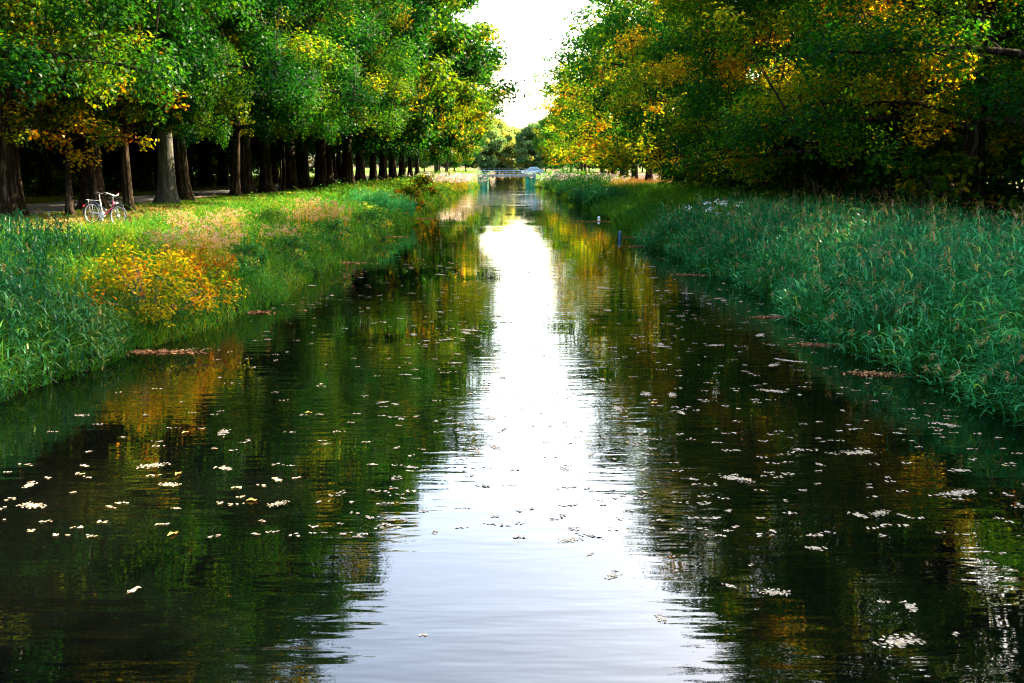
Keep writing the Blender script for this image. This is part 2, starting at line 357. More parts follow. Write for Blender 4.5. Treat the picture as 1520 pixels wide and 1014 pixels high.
# ------------------------------------------------------------------ foliage generators
def leaves(rng, P, N, L, W, fold=0.18, droop=0.3):
    """kite leaves at points P with rough normals N; returns V, F"""
    n = len(P)
    N = N / (np.linalg.norm(N, axis=1, keepdims=True) + 1e-9)
    A = rng.normal(size=(n, 3)); A[:, 2] -= droop
    A -= N * (A * N).sum(1, keepdims=True); A /= (np.linalg.norm(A, axis=1, keepdims=True) + 1e-9)
    B = np.cross(N, A)
    L = (L * rng.uniform(0.65, 1.3, n))[:, None]; W_ = (W * rng.uniform(0.7, 1.25, n))[:, None]
    V = np.empty((n, 4, 3))
    V[:, 0] = P - A * L * 0.5
    V[:, 1] = P + B * W_ * 0.5 + A * L * 0.08 + N * L * fold
    V[:, 2] = P + A * L * 0.5
    V[:, 3] = P - B * W_ * 0.5 + A * L * 0.08 + N * L * fold
    return V.reshape(-1, 3), np.arange(n * 4).reshape(n, 4)

def clump_leaves(rng, cs, rs, tints, per_m2, L, W, flat=0.7, jit=0.09, up=0.8):
    Ps, Ns, Ts = [], [], []
    for c, r, t in zip(cs, rs, tints):
        n = max(8, int(per_m2 * r * r))
        d = rng.normal(size=(n, 3)); d /= np.linalg.norm(d, axis=1, keepdims=True)
        rad = r * rng.uniform(0.05, 1, n) ** 0.5 * (1 + 0.25 * np.sin(5 * d[:, 0] + 3 * d[:, 1] + 9 * c[0]))
        p = d * rad[:, None]; p[:, 2] *= flat
        Ps.append(p + c); Ns.append(d * 0.7 + np.array([0, 0, up]) + rng.normal(size=(n, 3)) * 0.55)
        tt = t + rng.normal(size=n) * jit
        odd = rng.random(n) < 0.015; tt[odd] += rng.uniform(0.15, 0.45, odd.sum())
        Ts.append(tt)
    P = np.concatenate(Ps); N = np.concatenate(Ns); T = np.clip(np.concatenate(Ts), 0, 1)
    V, F = leaves(rng, P, N, L, W)
    return V, F, T

def make_tree(seed, H, Rr, zlow, r0, leafL, leafW, per_m2, n_limb=15, n_shell=150, asym=0.3, clump=(0.8, 1.5), warm=0.0, trunk_frac=0.75, lean=0.0, skip_in=0.25, leaf='oak_leaf'):
    """returns (trunk mesh, crown mesh); crown heavier towards +X"""
    rng = np.random.default_rng(seed); rnd = random.Random(seed)
    prof_t = np.array([0, .06, .2, .4, .6, .8, .93, 1.0]); prof_v = np.array([.55, .78, .97, 1.0, .9, .66, .38, .05])
    ph = rng.uniform(0, 6.28, 4)
    def env(z, az):
        t = np.clip((z - zlow) / (H - zlow), 0, 1)
        return Rr * np.interp(t, prof_t, prof_v) * (1 + asym * np.cos(az)) * (1 + 0.12 * np.sin(3 * az + ph[0] + z * .3) + 0.09 * np.sin(5 * az + ph[1] - z * .5))
    mb = MB(); twigs = MB()
    tp, tr = [], []
    for i in range(11):
        t = i / 10; z = -0.3 + t * (H * trunk_frac)
        fl = 1 + 0.65 * math.exp(-max(z, 0) / 0.35) + 0.18 * math.exp(-max(z, 0) / 1.5)
        tp.append((lean * z + 0.16 * math.sin(z * .5 + ph[2]) * t, 0.14 * math.sin(z * .43 + ph[3]) * t, z)); tr.append(r0 * fl * (1 - 0.80 * t))
    # finer base for the root flare
    base = []
    for z in (-0.3, -0.05, 0.15, 0.4, 0.8, 1.4):
        fl = 1 + 0.65 * math.exp(-max(z, 0) / 0.35) + 0.18 * math.exp(-max(z, 0) / 1.5)
        base.append(((lean * z, 0, z), r0 * fl * (1 - 0.8 * (z + .3) / (H * trunk_frac))))
    pts = [b[0] for b in base] + [p for p in tp if p[2] > 1.7]; rad = [b[1] for b in base] + [r for p, r in zip(tp, tr) if p[2] > 1.7]
    zz = [p[2] for p in pts]
    mb.tube(pts, rad, 12, lobes=lambda i, a: 1 + 0.16 * math.exp(-max(zz[i], 0) / 0.6) * math.sin(5 * a + ph[0]) + 0.05 * math.sin(3 * a + ph[1] + zz[i] * .8) + 0.04 * math.sin(7 * a + zz[i]))
    def trunk_at(z):
        return np.array([np.interp(z, zz, [p[0] for p in pts]), np.interp(z, zz, [p[1] for p in pts]), z]), float(np.interp(z, zz, rad))
    cs, rs, ts = [], [], []
    limb_pts = []
    for k in range(n_limb):
        f = (k + 0.5) / n_limb
        z0 = zlow * 0.95 + (H * trunk_frac * 0.97 - zlow) * f ** 1.05; az = k * 2.39996 + rng.uniform(-.35, .35)
        b, br = trunk_at(z0)
        ze = min(z0 + rng.uniform(0.05, 0.3) * H * (0.35 + f), H * 0.93); re = float(env(ze, az)) * rng.uniform(.78, .95)
        e = np.array([math.cos(az) * re, math.sin(az) * re, ze])
        if f < 0.3: e[2] = z0 + rng.uniform(-0.10, 0.12) * H * .5
        e[2] = max(e[2], zlow * 0.8)
        mid = (b + e) / 2 + np.array([rng.normal() * .5, rng.normal() * .5, rng.uniform(.2, 1.2)])
        poly = []
        for t in np.linspace(0, 1, 7):
            p = b * (1 - t) ** 2 + 2 * mid * t * (1 - t) + e * t * t
            p = p + np.array([.22 * math.sin(7 * t + k), .22 * math.cos(6 * t + 2 * k), .16 * math.sin(9 * t + k)]) * t
            poly.append(p)
        lr = min(br * 0.6, r0 * (0.42 - 0.24 * f))
        mb.tube(poly, [lr * (1 - .85 * t) + .012 for t in np.linspace(0, 1, 7)], 6, cap=False)
        limb_pts += poly[1:]
        for j in range(6):
            t = rng.uniform(.35, 1.0); q = np.array([np.interp(t, np.linspace(0, 1, 7), [p[a] for p in poly]) for a in range(3)])
            dv = rng.normal(size=3); dv[2] = dv[2] * .5 + .15; dv /= np.linalg.norm(dv)
            ln = rng.uniform(.9, 2.4) * (Rr / 8.0) ** .5
            q2 = q + dv * ln; m2 = (q + q2) / 2 + np.array([0, 0, .2])
            mb.tube([q, m2, q2], [lr * .28 * (1.1 - t) + .014, .016, .008], 4, cap=False)
            cs.append(q2); rs.append(rng.uniform(*clump))
        cs.append(poly[-1]); rs.append(rng.uniform(*clump))
    LP = np.array(limb_pts)
    for k in range(n_shell):
        t = rng.random(); z = zlow + (H - zlow) * (0.02 + 0.97 * t ** 0.9); az = rng.uniform(0, 2 * PI)
        rr = float(env(z, az)) * (1 - skip_in * rng.random() ** 1.5)
        c = np.array([math.cos(az) * rr, math.sin(az) * rr, z + rng.normal() * .3])
        c[2] = max(c[2], zlow * .85)
        cs.append(c); rs.append(rng.uniform(*clump) * .9)
        q = LP[np.argmin(((LP - c) ** 2).sum(1))]
        mb.tube([q, (q + c) / 2 + np.array([0, 0, .25]), c], [.03, .02, .008], 4, cap=False)
    cs = np.array(cs); rs = np.array(rs)
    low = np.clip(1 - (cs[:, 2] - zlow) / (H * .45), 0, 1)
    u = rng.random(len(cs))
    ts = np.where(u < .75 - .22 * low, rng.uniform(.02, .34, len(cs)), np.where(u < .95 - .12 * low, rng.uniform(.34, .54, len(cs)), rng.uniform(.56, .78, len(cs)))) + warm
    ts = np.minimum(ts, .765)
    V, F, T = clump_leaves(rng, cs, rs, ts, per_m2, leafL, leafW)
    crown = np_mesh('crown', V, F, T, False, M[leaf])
    tm = bpy.data.meshes.new('trunk'); tm.from_pydata(mb.v, [], mb.f); tm.materials.append(M['bark'])
    tm.polygons.foreach_set('use_smooth', [True] * len(tm.polygons)); tm.update()
    return tm, crown

TREES = {}
def variant(key):
    if key in TREES: return TREES[key]
    k, i = key
    if k == 'near':      # wide old oaks, fine leaves
        a = make_tree(100 + i, 21.0 + i, 8.0 + .3 * i, 4.3 + .2 * i, 0.42, 0.16, 0.10, 470, n_limb=17, n_shell=170)
    elif k == 'far':     # the same oaks, coarser leaves
        a = make_tree(200 + i, 22.5 + i * .7, 8.6 + .4 * i, 4.2 + .3 * i, 0.42, 0.34, 0.22, 105, n_limb=15, n_shell=170, clump=(.9, 1.7))
    elif k == 'rnear':
        a = make_tree(150 + i, 21.0 + i, 8.2 + .3 * i, 2.4 + .3 * i, 0.42, 0.165, 0.10, 330, n_limb=17, n_shell=145, skip_in=.35, leaf='gold_leaf')
    elif k == 'rfar':
        a = make_tree(250 + i, 22.5 + i * .7, 8.4 + .4 * i, 2.3 + .3 * i, 0.42, 0.34, 0.22, 62, n_limb=15, n_shell=115, clump=(.9, 1.6), skip_in=.4, leaf='gold_leaf')
    elif k == 'gold':    # thinning autumn crowns
        a = make_tree(270 + i, 22.0 + i, 8.4 + .4 * i, 3.0 + .3 * i, 0.40, 0.34, 0.22, 46, n_limb=14, n_shell=95, clump=(.9, 1.6), leaf='gold_leaf')
    elif k == 'slim':
        a = make_tree(300 + i, 17.0 + i, 4.6, 3.6, 0.28, 0.30, 0.19, 120, n_limb=12, n_shell=80, asym=.15)
    elif k == 'young':   # small forked tree beside the bicycle
        a = make_tree(400 + i, 7.5, 3.0, 2.6, 0.13, 0.17, 0.10, 260, n_limb=9, n_shell=45, clump=(.4, .8), warm=.25, trunk_frac=.7, lean=.02)
    elif k == 'sapling':
        a = make_tree(500 + i, 9.0, 1.9, 4.2, 0.075, 0.24, 0.14, 160, n_limb=7, n_shell=22, clump=(.35, .7), warm=.1, lean=.05)
    elif k == 'back':    # dense trees for the wood behind
        a = make_tree(600 + i, 20 + i, 7.0, 2.2, 0.33, 0.46, 0.30, 62, n_limb=12, n_shell=150, asym=.1, clump=(1.0, 1.9))
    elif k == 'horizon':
        a = make_tree(700 + i, 21 + i, 7.5, 2.5, 0.30, 0.70, 0.48, 42, n_limb=12, n_shell=150, asym=.1, clump=(1.2, 2.2), leaf='hazed_leaf')
    TREES[key] = a
    return a

trng = random.Random(11)
def tree(name, key, x, y, label, group=None, s=1.0, face=None, warm=0.0, lean=(0, 0), wide=1.0):
    """face: direction (radians) the heavy side of the crown points"""
    tm, cm = variant(key)
    o = empty(name, (x, y, g1(x, y)), 0, label, 'tree', group)
    rz = (face if face is not None else 0) + trng.uniform(-.55, .55)
    o.rotation_euler = (lean[0], lean[1], rz); o.scale = (s * wide, s * wide, s)
    link('trunk', tm, None, o)
    c = link('crown', cm, None, o); v = 1.0 + warm; c.color = (v, v, v, 1)
    return o

# --- left avenue, first row (between the grass and the road)
EL = 'oaks in the row between the grass verge and the road'
row1 = [  # x, y, scale, width, lean, variant, label
    (-17.0, 27.0, .95, .95, (0, .02), ('near', 1), 'oak left of the frame whose dark crown hangs into the upper left corner'),
    (-17.3, 35.5, 1.0, .98, (0, .03), ('near', 0), 'thick furrowed oak at the left edge with reeds at its foot'),
    (-17.1, 42.3, .95, 1.05, (0, 0), ('near', 2), 'broad dark oak standing right behind the bicycle saddle'),
    (-14.9, 40.2, .70, .62, (0, -.01), ('near', 1), 'slender dark oak directly behind the bicycle front wheel'),
    (-16.4, 49.3, 1.0, .98, (0, .015), ('near', 0), 'stout pale grey oak trunk, left one of the close pair past the bicycle'),
    (-16.9, 53.5, 1.0, .88, (0, -.035), ('near', 1), 'leaning oak with sunlit right side, right one of the close pair past the bicycle'),
    (-16.1, 60.5, .85, .72, (0, .08), ('near', 2), 'thin oak leaning right just before the dark pair of thick trunks'),
    (-16.8, 66.0, 1.0, 1.02, (0, 0), ('near', 1), 'thick dark oak with mossy foot beside a leaning thin one'),
    (-16.3, 69.5, 1.0, .98, (0, -.02), ('near', 2), 'thick oak with orange lit right edge left of the two thin saplings'),
    (-16.4, 77.5, 1.0, .95, (0, -.01), ('far', 0), 'thick oak with wide root flare just right of the pale sapling'),
    (-16.6, 83.5, .95, .8, (0, .01), ('far', 1), 'dark straight oak behind the flared one past the saplings'),
    (-16.0, 88.0, 1.0, .9, (0, .02), ('far', 2), 'dark oak, first of a tight cluster of three in the middle of the row'),
    (-16.4, 94.0, 1.0, 1.0, (0, -.02), ('far', 0), 'broad dark oak in the middle of a tight cluster of three'),
    (-15.6, 98.5, 1.0, .95, (0, .10), ('far', 1), 'oak leaning strongly to the right over the lawn, last of the tight cluster'),
    (-16.2, 105.0, 1.0, .9, (0, 0), ('far', 2), 'orange lit oak straight behind the right leaning one'),
    (-16.3, 114.0, 1.05, .9, (0, .01), ('far', 0), 'oak with the brightest yellow lit trunk of the far row'),
    (-16.0, 123.0, 1.05, 1.0, (0, 0), ('far', 1), 'brown oak just past the yellow lit trunk of the far row'),
    (-15.8, 131.0, 1.1, 1.05, (0, .02), ('far', 2), 'wide crowned oak whose branches reach out over the middle of the canal'),
]
for i in range(6):
    row1.append((-15.6 + .5 * math.sin(i * 2.1), 140 + i * 8.5, 1.05 - .03 * i, 1.1 - .06 * i, (0, .01), ('far', i % 3), 'distant oak of the left row seen as a thin pale stem near the bridge'))
for (x, y, s, wd, ln, key, lab) in row1:
    if 75 < y < 120: s *= 1.12; wd = max(wd, 1.05)
    if y > 125: wd *= 1.06
    t_ = tree('oak_tree', key, x, y, lab, EL, s, 0.0, -.07 if y < 62 else 0.0 if y < 100 else .03, ln, wd)
    if 'pale grey' in lab:
        for c_ in t_.children:
            if c_.name.startswith('trunk'): c_.material_slots[0].link = 'OBJECT'; c_.material_slots[0].material = M['pale_bark']
tree('young_tree', ('young', 0), -15.6, 36.4, 'small forked tree with yellow leaves left of the bicycle', None, 1.0, 0.2, .12)
tree('sapling', ('sapling', 0), -16.0, 72.0, 'dark thin sapling, the left and bent one of two by the flared oak', 'saplings', 1.0, 0, 0, (0, .06))
tree('sapling', ('sapling', 1), -16.1, 74.0, 'pale sunlit sapling, the right and straighter one of two by the flared oak', 'saplings', 1.0, 0, 0, (0, .03))
# --- left, second row beyond the road
E2 = 'oaks in the row beyond the road'
row2 = [(-27, 60, 'flared oak beyond the road with lit right side, first from the left edge'), (-25.6, 73, 'dark oak beyond the road just left of the pale pair'),
        (-25.9, 83, 'left one of three dark oaks beyond the road right of the pale pair'), (-26.6, 90, 'middle one of three dark oaks beyond the road right of the pale pair'),
        (-25.4, 91.5, 'right one of three dark oaks beyond the road, beside the triangular sign')]
row2 += [(-26 + .7 * math.sin(k * 1.7), y, 'oak of the row beyond the road in the shade at the far left') for k, y in enumerate((28, 37, 45, 52))]
row2 += [(-25.5 + .6 * math.sin(k * 1.7), y, 'distant oak of the row beyond the road, seen between nearer trunks') for k, y in enumerate((101, 110, 119, 128, 138, 148, 158, 170))]
for k, (x, y, lab) in enumerate(row2):
    tree('oak_tree', ('far', k % 3), x, y, lab, E2, .92 + .04 * (k % 4), trng.uniform(0, 6.28), 0, (0, trng.uniform(-.03, .03)))
EB = 'trees of the dark wood on the left'
for k in range(14):
    x = -34 - 6.5 * (k % 2) + trng.uniform(-1.5, 1.5); y = 24 + k * 5.2
    tree('forest_tree', ('back', k % 2), x, y, 'shaded tree of the wood behind the road at the far left', EB, trng.uniform(.85, 1.05), trng.uniform(0, 6.28))
for k in range(12):
    tree('forest_tree', ('back', k % 2), -58 - 7 * (k % 3), 96 + k * 9.5, 'distant tree at the edge of the field behind the left avenue', 'trees beyond the field', trng.uniform(.7, .95), trng.uniform(0, 6.28), .06)

for k in range(8):
    x = -35 - 6.0 * (k % 3) + trng.uniform(-1.5, 1.5); y = 100 + k * 12.0
    tree('forest_tree', ('back', k % 2), x, y, 'shaded tree of the wood behind the far half of the left avenue', EB, trng.uniform(.8, 1.0), trng.uniform(0, 6.28))
# --- right wood
ER = 'trees along the front edge of the right wood'
k = 0
right = [(20.5, 12), (19.5, 34), (18.9, 41.5), (18.2, 48.5), (18.6, 55.5), (18.0, 63), (18.4, 71), (17.8, 79), (18.0, 87), (17.6, 95), (17.3, 103)]
rlab = ['oak at the right edge of the frame with a dark trunk behind the reeds', 'dark oak with a few sunlit yellow sprays above the tallest reeds', 'oak with an orange lit strip down its trunk behind the reeds',
        'dark oak behind the reeds in the middle of the right wood edge', 'oak of the right wood edge above the white flowering plant', 'oak with dark low branches left of the white flowering plant',
        'oak of the right wood edge just right of the sunlit pale grass', 'oak whose yellow lit trunk stands at the end of the sunlit pale grass']
for k, (x, y) in enumerate(right):
    lab = 'oak of the right wood outside the frame whose branches reach in' if k < 2 else rlab[min(k - 2, 7)]
    if k >= 10: lab = 'oak at the far end of the dark right wood beside the sunlit pale grass'
    tree('oak_tree', ('rnear', k % 3) if y < 75 else ('rfar', k % 3), x, y, lab, ER, (1.05 if y < 60 else 1.02) + .03 * (k % 3), PI, .10, (0, trng.uniform(-.02, .02)), 1.04 if y < 60 else .95 if y < 80 else 1.06)
EF = 'yellowing oaks on the right bank before the bridge'
flab = ['nearest of the yellowing oaks on the right bank with low golden branches', 'yellowing oak on the right bank second before the bridge gap, dark bough below', 'green topped yellowing oak in the middle of the right bank row',
        'yellowing oak on the right bank with gold leaves hanging to the reeds', 'far yellowing oak near the bridge', 'last yellowing oak on the right bank beside the parked car']
for k, y in enumerate((112, 123, 135, 147, 159, 172)):
    tree('oak_tree', ('gold', (k + 1) % 2), 17.4 - .25 * k, y, flab[k], EF, 1.04 - .02 * k, PI, .17, (0, 0), 1.02 + .02 * k)
EW = 'trees deep in the right wood'
for k in range(26):
    x = 35 + 7.5 * (k % 3) + trng.uniform(-1.2, 1.2); y = 12 + (k // 3) * 10.5 + 3 * (k % 3) + trng.uniform(-1.5, 1.5)
    tree('forest_tree', ('back', k % 2), x, y, 'shaded tree standing deep in the right wood', EW, trng.uniform(.88, 1.08), trng.uniform(0, 6.28), .04)

for x, y in ((25, 19), (23.5, 25.5), (26.5, 29.5), (27.5, 66)):  # trees added to block sky glare reflected in the lower right water
    tree('forest_tree', ('back', 0), x, y, 'tall added tree close behind the front row of the right wood, screening sky glare', EW, 1.05, trng.uniform(0, 6.28), .02)
for k in range(9):
    tree('forest_tree', ('back', k % 2), 46 + 6 * (k % 3), 112 + k * 10, 'distant tree at the edge of the field behind the yellowing oaks', 'trees beyond the right field', trng.uniform(.7, .9), trng.uniform(0, 6.28), .05)
# --- beyond the bridge and the far end
EZ = 'trees closing the far end of the canal'
far = [(-15, 222), (-17, 245), (-16, 275), (-18, 305), (17, 222), (18, 245), (17, 270), (19, 300), (-22, 335), (21, 335)]
for k, (x, y) in enumerate(far):
    tree('oak_tree', ('far', k % 3), x, y, 'oak beyond the bridge on the left bank' if x < 0 else 'oak beyond the bridge on the right bank', EZ, .82, 0 if x < 0 else PI, .05 if x < 0 else .08)
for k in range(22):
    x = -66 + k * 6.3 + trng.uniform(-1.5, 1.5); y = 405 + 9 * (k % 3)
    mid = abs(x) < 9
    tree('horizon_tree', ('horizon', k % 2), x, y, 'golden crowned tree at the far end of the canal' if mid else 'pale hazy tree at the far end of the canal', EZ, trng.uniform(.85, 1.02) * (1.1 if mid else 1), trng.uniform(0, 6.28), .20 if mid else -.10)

# ------------------------------------------------------------------ bushes (things)
def bush_mesh(seed, R0, H0, warm, L=.16, W=.09, per=330, ncl=42, lowgap=0.0):
    rng = np.random.default_rng(seed); cs, rs, ts = [], [], []
    for k in range(ncl):
        az = rng.uniform(0, 2 * PI); t = rng.random(); z = H0 * (lowgap + (1 - lowgap) * t); r = R0 * math.sqrt(max(.05, 1 - (t * .95) ** 2)) * rng.uniform(.3, 1)
        cs.append((math.cos(az) * r, math.sin(az) * r, z)); rs.append(rng.uniform(.16, .34) * R0 ** .6); ts.append(np.clip(rng.normal(.35, .16) + warm, 0, .95))
    return (np.array(cs),) + clump_leaves(rng, np.array(cs), np.array(rs), ts, per, L, W, flat=.8)
def bush(name, x, y, mesh, stems, label, cat, group=None, s=1.0, rz=0.0):
    o = empty(name, (x, y, g1(x, y)), rz, label, cat, group); o.scale = (s, s, s)
    link('foliage', mesh, None, o); link('stem', stems, None, o)
    return o
def bush_kind(seed, R0, H0, warm, mat, **kw):
    cs, V, F, T = bush_mesh(seed, R0, H0, warm, **kw)
    me = np_mesh('foliage', V, F, T, False, mat); mb = MB()
    for c in cs[::2]:
        mb.tube([(c[0] * .05, c[1] * .05, -.15), (c[0] * .5, c[1] * .5, c[2] * .6), tuple(c)], [.02, .014, .006], 5, cap=False)
    sm = bpy.data.meshes.new('stem'); sm.from_pydata(mb.v, [], mb.f); sm.materials.append(M['wood']); sm.update()
    return me, sm
UB = [bush_kind(31 + i, 2.0, 2.6, .06 + .10 * i, M['bush_leaf'], L=.30, W=.19, per=150, ncl=55) for i in range(3)]
for k in range(28):
    x = -29.5 - 3.2 * (k % 3) + trng.uniform(-.8, .8); y = 30 + k * 3.4 + trng.uniform(-1, 1)
    b_ = UB[k % 3]; bush('undergrowth_bush', x, y, b_[0], b_[1], 'warm brown undergrowth bush in the shade beyond the road on the left', 'bush', 'undergrowth beyond the road', trng.uniform(.8, 1.3), trng.uniform(0, 6))
for k in range(44):
    x = 17.5 + 3.2 * (k % 4) + trng.uniform(-.8, .8); y = 24 + k * 1.95 + trng.uniform(-1, 1)
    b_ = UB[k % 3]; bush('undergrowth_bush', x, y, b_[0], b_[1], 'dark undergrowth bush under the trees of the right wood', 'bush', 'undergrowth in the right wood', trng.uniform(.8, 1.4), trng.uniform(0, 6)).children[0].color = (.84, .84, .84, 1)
for k in range(9):
    x = 24.5 + 3.0 * (k % 3) + trng.uniform(-.8, .8); y = 112 + k * 7.4; b_ = UB[k % 3]
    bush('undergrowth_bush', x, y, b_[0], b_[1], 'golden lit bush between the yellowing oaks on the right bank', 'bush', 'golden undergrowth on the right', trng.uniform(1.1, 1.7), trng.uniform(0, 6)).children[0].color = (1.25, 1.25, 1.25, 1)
# ------------------------------------------------------------------ banks: blades
def blades(rng, P, h, wd, az, lean, droop, tint, segs=3):
    """arched ribbons from base points P"""
    n = len(P); ts = np.linspace(0, 1, segs + 1)
    D = np.stack([np.cos(az), np.sin(az), np.zeros(n)], -1)
    ang = az + PI / 2 + rng.normal(size=n) * .5; S = np.stack([np.cos(ang), np.sin(ang), np.zeros(n)], -1)
    V = np.empty((n, segs + 1, 2, 3))
    for i, t in enumerate(ts):
        c = P + D * (lean * t ** 1.7)[:, None]; c[:, 2] += h * (t - droop * t * t)
        wv = wd * (1 - t ** 1.6) * (0.55 + .9 * t if t < .5 else 1.0) + .0015
        V[:, i, 0] = c - S * (wv / 2)[:, None]; V[:, i, 1] = c + S * (wv / 2)[:, None]
    b = (np.arange(n) * (segs + 1) * 2)[:, None, None]; q = (np.arange(segs) * 2)[None, :, None]
    F = (b + q + np.array([0, 1, 3, 2])[None, None, :]).reshape(-1, 4)
    return V.reshape(-1, 3), F, np.repeat(np.clip(tint, 0, 1), segs)

def reeds(rng, X, Y, hgt, tint, lw=.026, nl=8, plume=.12):
    n = len(X); Z = gz(X, Y); P = np.stack([X, Y, np.maximum(Z, -.35)], -1)
    wind = 0.7 * fbm(X, Y, .9, .3) * 2 + 2.4
    laz = wind + rng.normal(size=n) * .7; ln = hgt * rng.uniform(.08, .30, n)
    parts = [blades(rng, P.copy(), hgt, np.full(n, .010), laz, ln, np.full(n, .04), tint * .7)]
    for k in range(nl):
        t = rng.uniform(.15, 1.0, n) if k else np.full(n, .97)
        D = np.stack([np.cos(laz), np.sin(laz), np.zeros(n)], -1)
        B = P + D * (ln * t ** 1.7)[:, None]; B[:, 2] += hgt * (t - .04 * t * t)
        L_ = rng.uniform(.30, .72, n) * (.55 + .45 * hgt / 1.8)
        up = rng.uniform(.15, .95, n)
        parts.append(blades(rng, B, L_ * up, lw * rng.uniform(.7, 1.3, n), wind + rng.normal(size=n) * 1.1, L_ * rng.uniform(.5, 1, n), rng.uniform(.3, 1.3, n), tint + rng.normal(size=n) * .14))
    pl = rng.random(n) < plume
    if pl.sum():
        m = pl.sum()
        for k in range(9):
            D = np.stack([np.cos(laz[pl]), np.sin(laz[pl]), np.zeros(m)], -1); B = P[pl] + D * ln[pl][:, None]; B[:, 2] += hgt[pl] * (.96 + .02 * k) - .04 * hgt[pl]
            a = laz[pl] + rng.normal(size=m) * .8; q = rng.uniform(.07, .16, m)
            parts.append(blades(rng, B, q * .7, np.full(m, .022), a, q, np.full(m, 1.2), np.full(m, .95) + rng.normal(size=m) * .04, 2))
    return parts

def side(rng, n, left, s0, s1, y0, y1, power=1.0):
    y = y0 + (y1 - y0) * rng.random(n) ** power; s = rng.uniform(s0, s1, n)
    x = xl(y) - s if left else xr(y) + s
    return x, y, s

def merge_link(name, parts, mat, label, cat):
    parts3 = [(V, F, T) for V, F, T in parts]
    V, F, T = join_vf(parts3)
    return tag(link(name, np_mesh(name, V, F, T, False, mat)), label, cat, None, 'stuff')

rng = np.random.default_rng(5)
# right reed bed
P_ = []
X, Y, s = side(rng, 12500, False, -.55, 9.0, 9, 50, 1.35)
keep = rng.random(len(X)) < np.clip(.5 + .9 * (s + .5), 0, 1); X, Y, s = X[keep], Y[keep], s[keep]
hh = rng.uniform(.8, 1.35, len(X)) * np.interp(s, [-.3, 1, 3, 5, 9], [.6, .95, 1.0, .8, .55]) * (1 + .22 * fbm(X, Y, 1.1, 1))
t0 = .24 + .20 * fbm(X, Y, .7, 2) + .12 * fbm(X, Y, 2.1, 6) + .35 * np.clip(fbm(X, Y, .35, 5) - .35, 0, 1) + rng.normal(size=len(X)) * .09
P_ += reeds(rng, X, Y, hh, t0, .040, 8, .15)
X, Y, s = side(rng, 650, False, .3, 9.0, 10, 48, 1.2)
P_ += reeds(rng, X, Y, rng.uniform(1.25, 1.75, len(X)) * np.interp(s, [0, 3, 9], [1, 1, .7]), rng.choice([.2, .42, .78, .88], len(X)) + rng.normal(size=len(X)) * .05, .034, 6, .5)
merge_link('reed_bed', P_, M['reed'], 'blue green reeds covering the near right bank', 'reeds')
# left reed bed in the near corner
X, Y, s = side(rng, 4200, True, -.2, 6.0, 9, 25.5)
keep = (Y < 20.5 + 1.6 * fbm(X, Y, .8, 3) + np.clip(s - 1.5, 0, 4) * 1.3); X, Y, s = X[keep], Y[keep], s[keep]
hh = rng.uniform(.75, 1.3, len(X)) * np.interp(s, [-.3, .6, 2.5, 4, 6], [.45, .75, 1.0, .85, .6])
P_ = reeds(rng, X, Y, hh, .13 + .12 * fbm(X, Y, .7, 4) + np.clip(.45 - s * .3, 0, .35) + rng.normal(size=len(X)) * .07, .036, 8, .03)
merge_link('reeds', P_, M['shaded_reed'], 'dark green reeds in the near left corner of the bank', 'reeds')

# left bank: tall grass and herbs
def grass_tint(X, Y, s):
    return .36 + .20 * fbm(X, Y, .8, 7) + .50 * np.clip(fbm(X, Y, .75, 8) - .25, 0, 1)
def grassfield(name, left, s0, s1, y0, y1, n, h0, h1, wd, tintf, label, power=1.0, mat='grass', lean=.5, mask=None):
    X, Y, s = side(rng, n, left, s0, s1, y0, y1, power)
    if mask is not None:
        k = mask(X, Y, s); X, Y, s = X[k], Y[k], s[k]
    P = np.stack([X, Y, gz(X, Y) - .01], -1)
    h = rng.uniform(h0, h1, len(X)) * (1 + .3 * fbm(X, Y, 1.1, 2)); az = rng.uniform(0, 6.28, len(X))
    far_w = 1 + np.clip(Y - 35, 0, 150) / 40
    V = blades(rng, P, h, wd * far_w * rng.uniform(.7, 1.3, len(X)), az, h * rng.uniform(.2, lean * 2, len(X)), rng.uniform(.05, .6, len(X)), tintf(X, Y, s) + rng.normal(size=len(X)) * .15)
    return merge_link(name, [V], M[mat], label, 'grass')
grassfield('bank_grass', True, -.3, 5.5, 20, 80, 42000, .30, .85, .024, grass_tint, 'tangled green and straw coloured grass on the left bank slope', 1.5)
grassfield('bank_grass', True, -.3, 6.5, 78, 188, 26000, .4, 1.0, .020, lambda X, Y, s: grass_tint(X, Y, s) + .08, 'far yellow green grass on the left bank slope before the bridge', 1.2)
bare = lambda X, Y, s: (rng.random(len(X)) > 1.1 * np.exp(-(((X + 12.9) / 2.7) ** 2 + ((Y - 35) / 5.0) ** 2)))
grassfield('lawn', True, 4.8, 10.8, 21, 130, 95000, .06, .20, .014, lambda X, Y, s: .34 + .14 * fbm(X, Y, .5, 1) + .10 * fbm(X, Y, 1.9, 4), 'short bright green lawn on top of the left bank', 1.7, mask=bare)
grassfield('verge_grass', True, 15.8, 21, 40, 130, 16000, .08, .25, .02, lambda X, Y, s: .55 + .2 * fbm(X, Y, .5, 3), 'yellowing grass verge on the far side of the road', 1.2)
grassfield('bank_grass', False, -.3, 10.5, 46, 110, 52000, .5, 1.15, .018, lambda X, Y, s: .22 + .16 * fbm(X, Y, .5, 3) + .25 * np.clip(fbm(X, Y, .33, 9) - .2, 0, 1), 'shaded tall grass on the middle of the right bank', 1.4)
grassfield('bank_grass', False, -.3, 10.5, 106, 188, 24000, .5, 1.2, .022, lambda X, Y, s: .46 + .12 * fbm(X, Y, .5, 3) + .07 * s * (Y < 140), 'sunlit pale grass on the far right bank', 1.2)
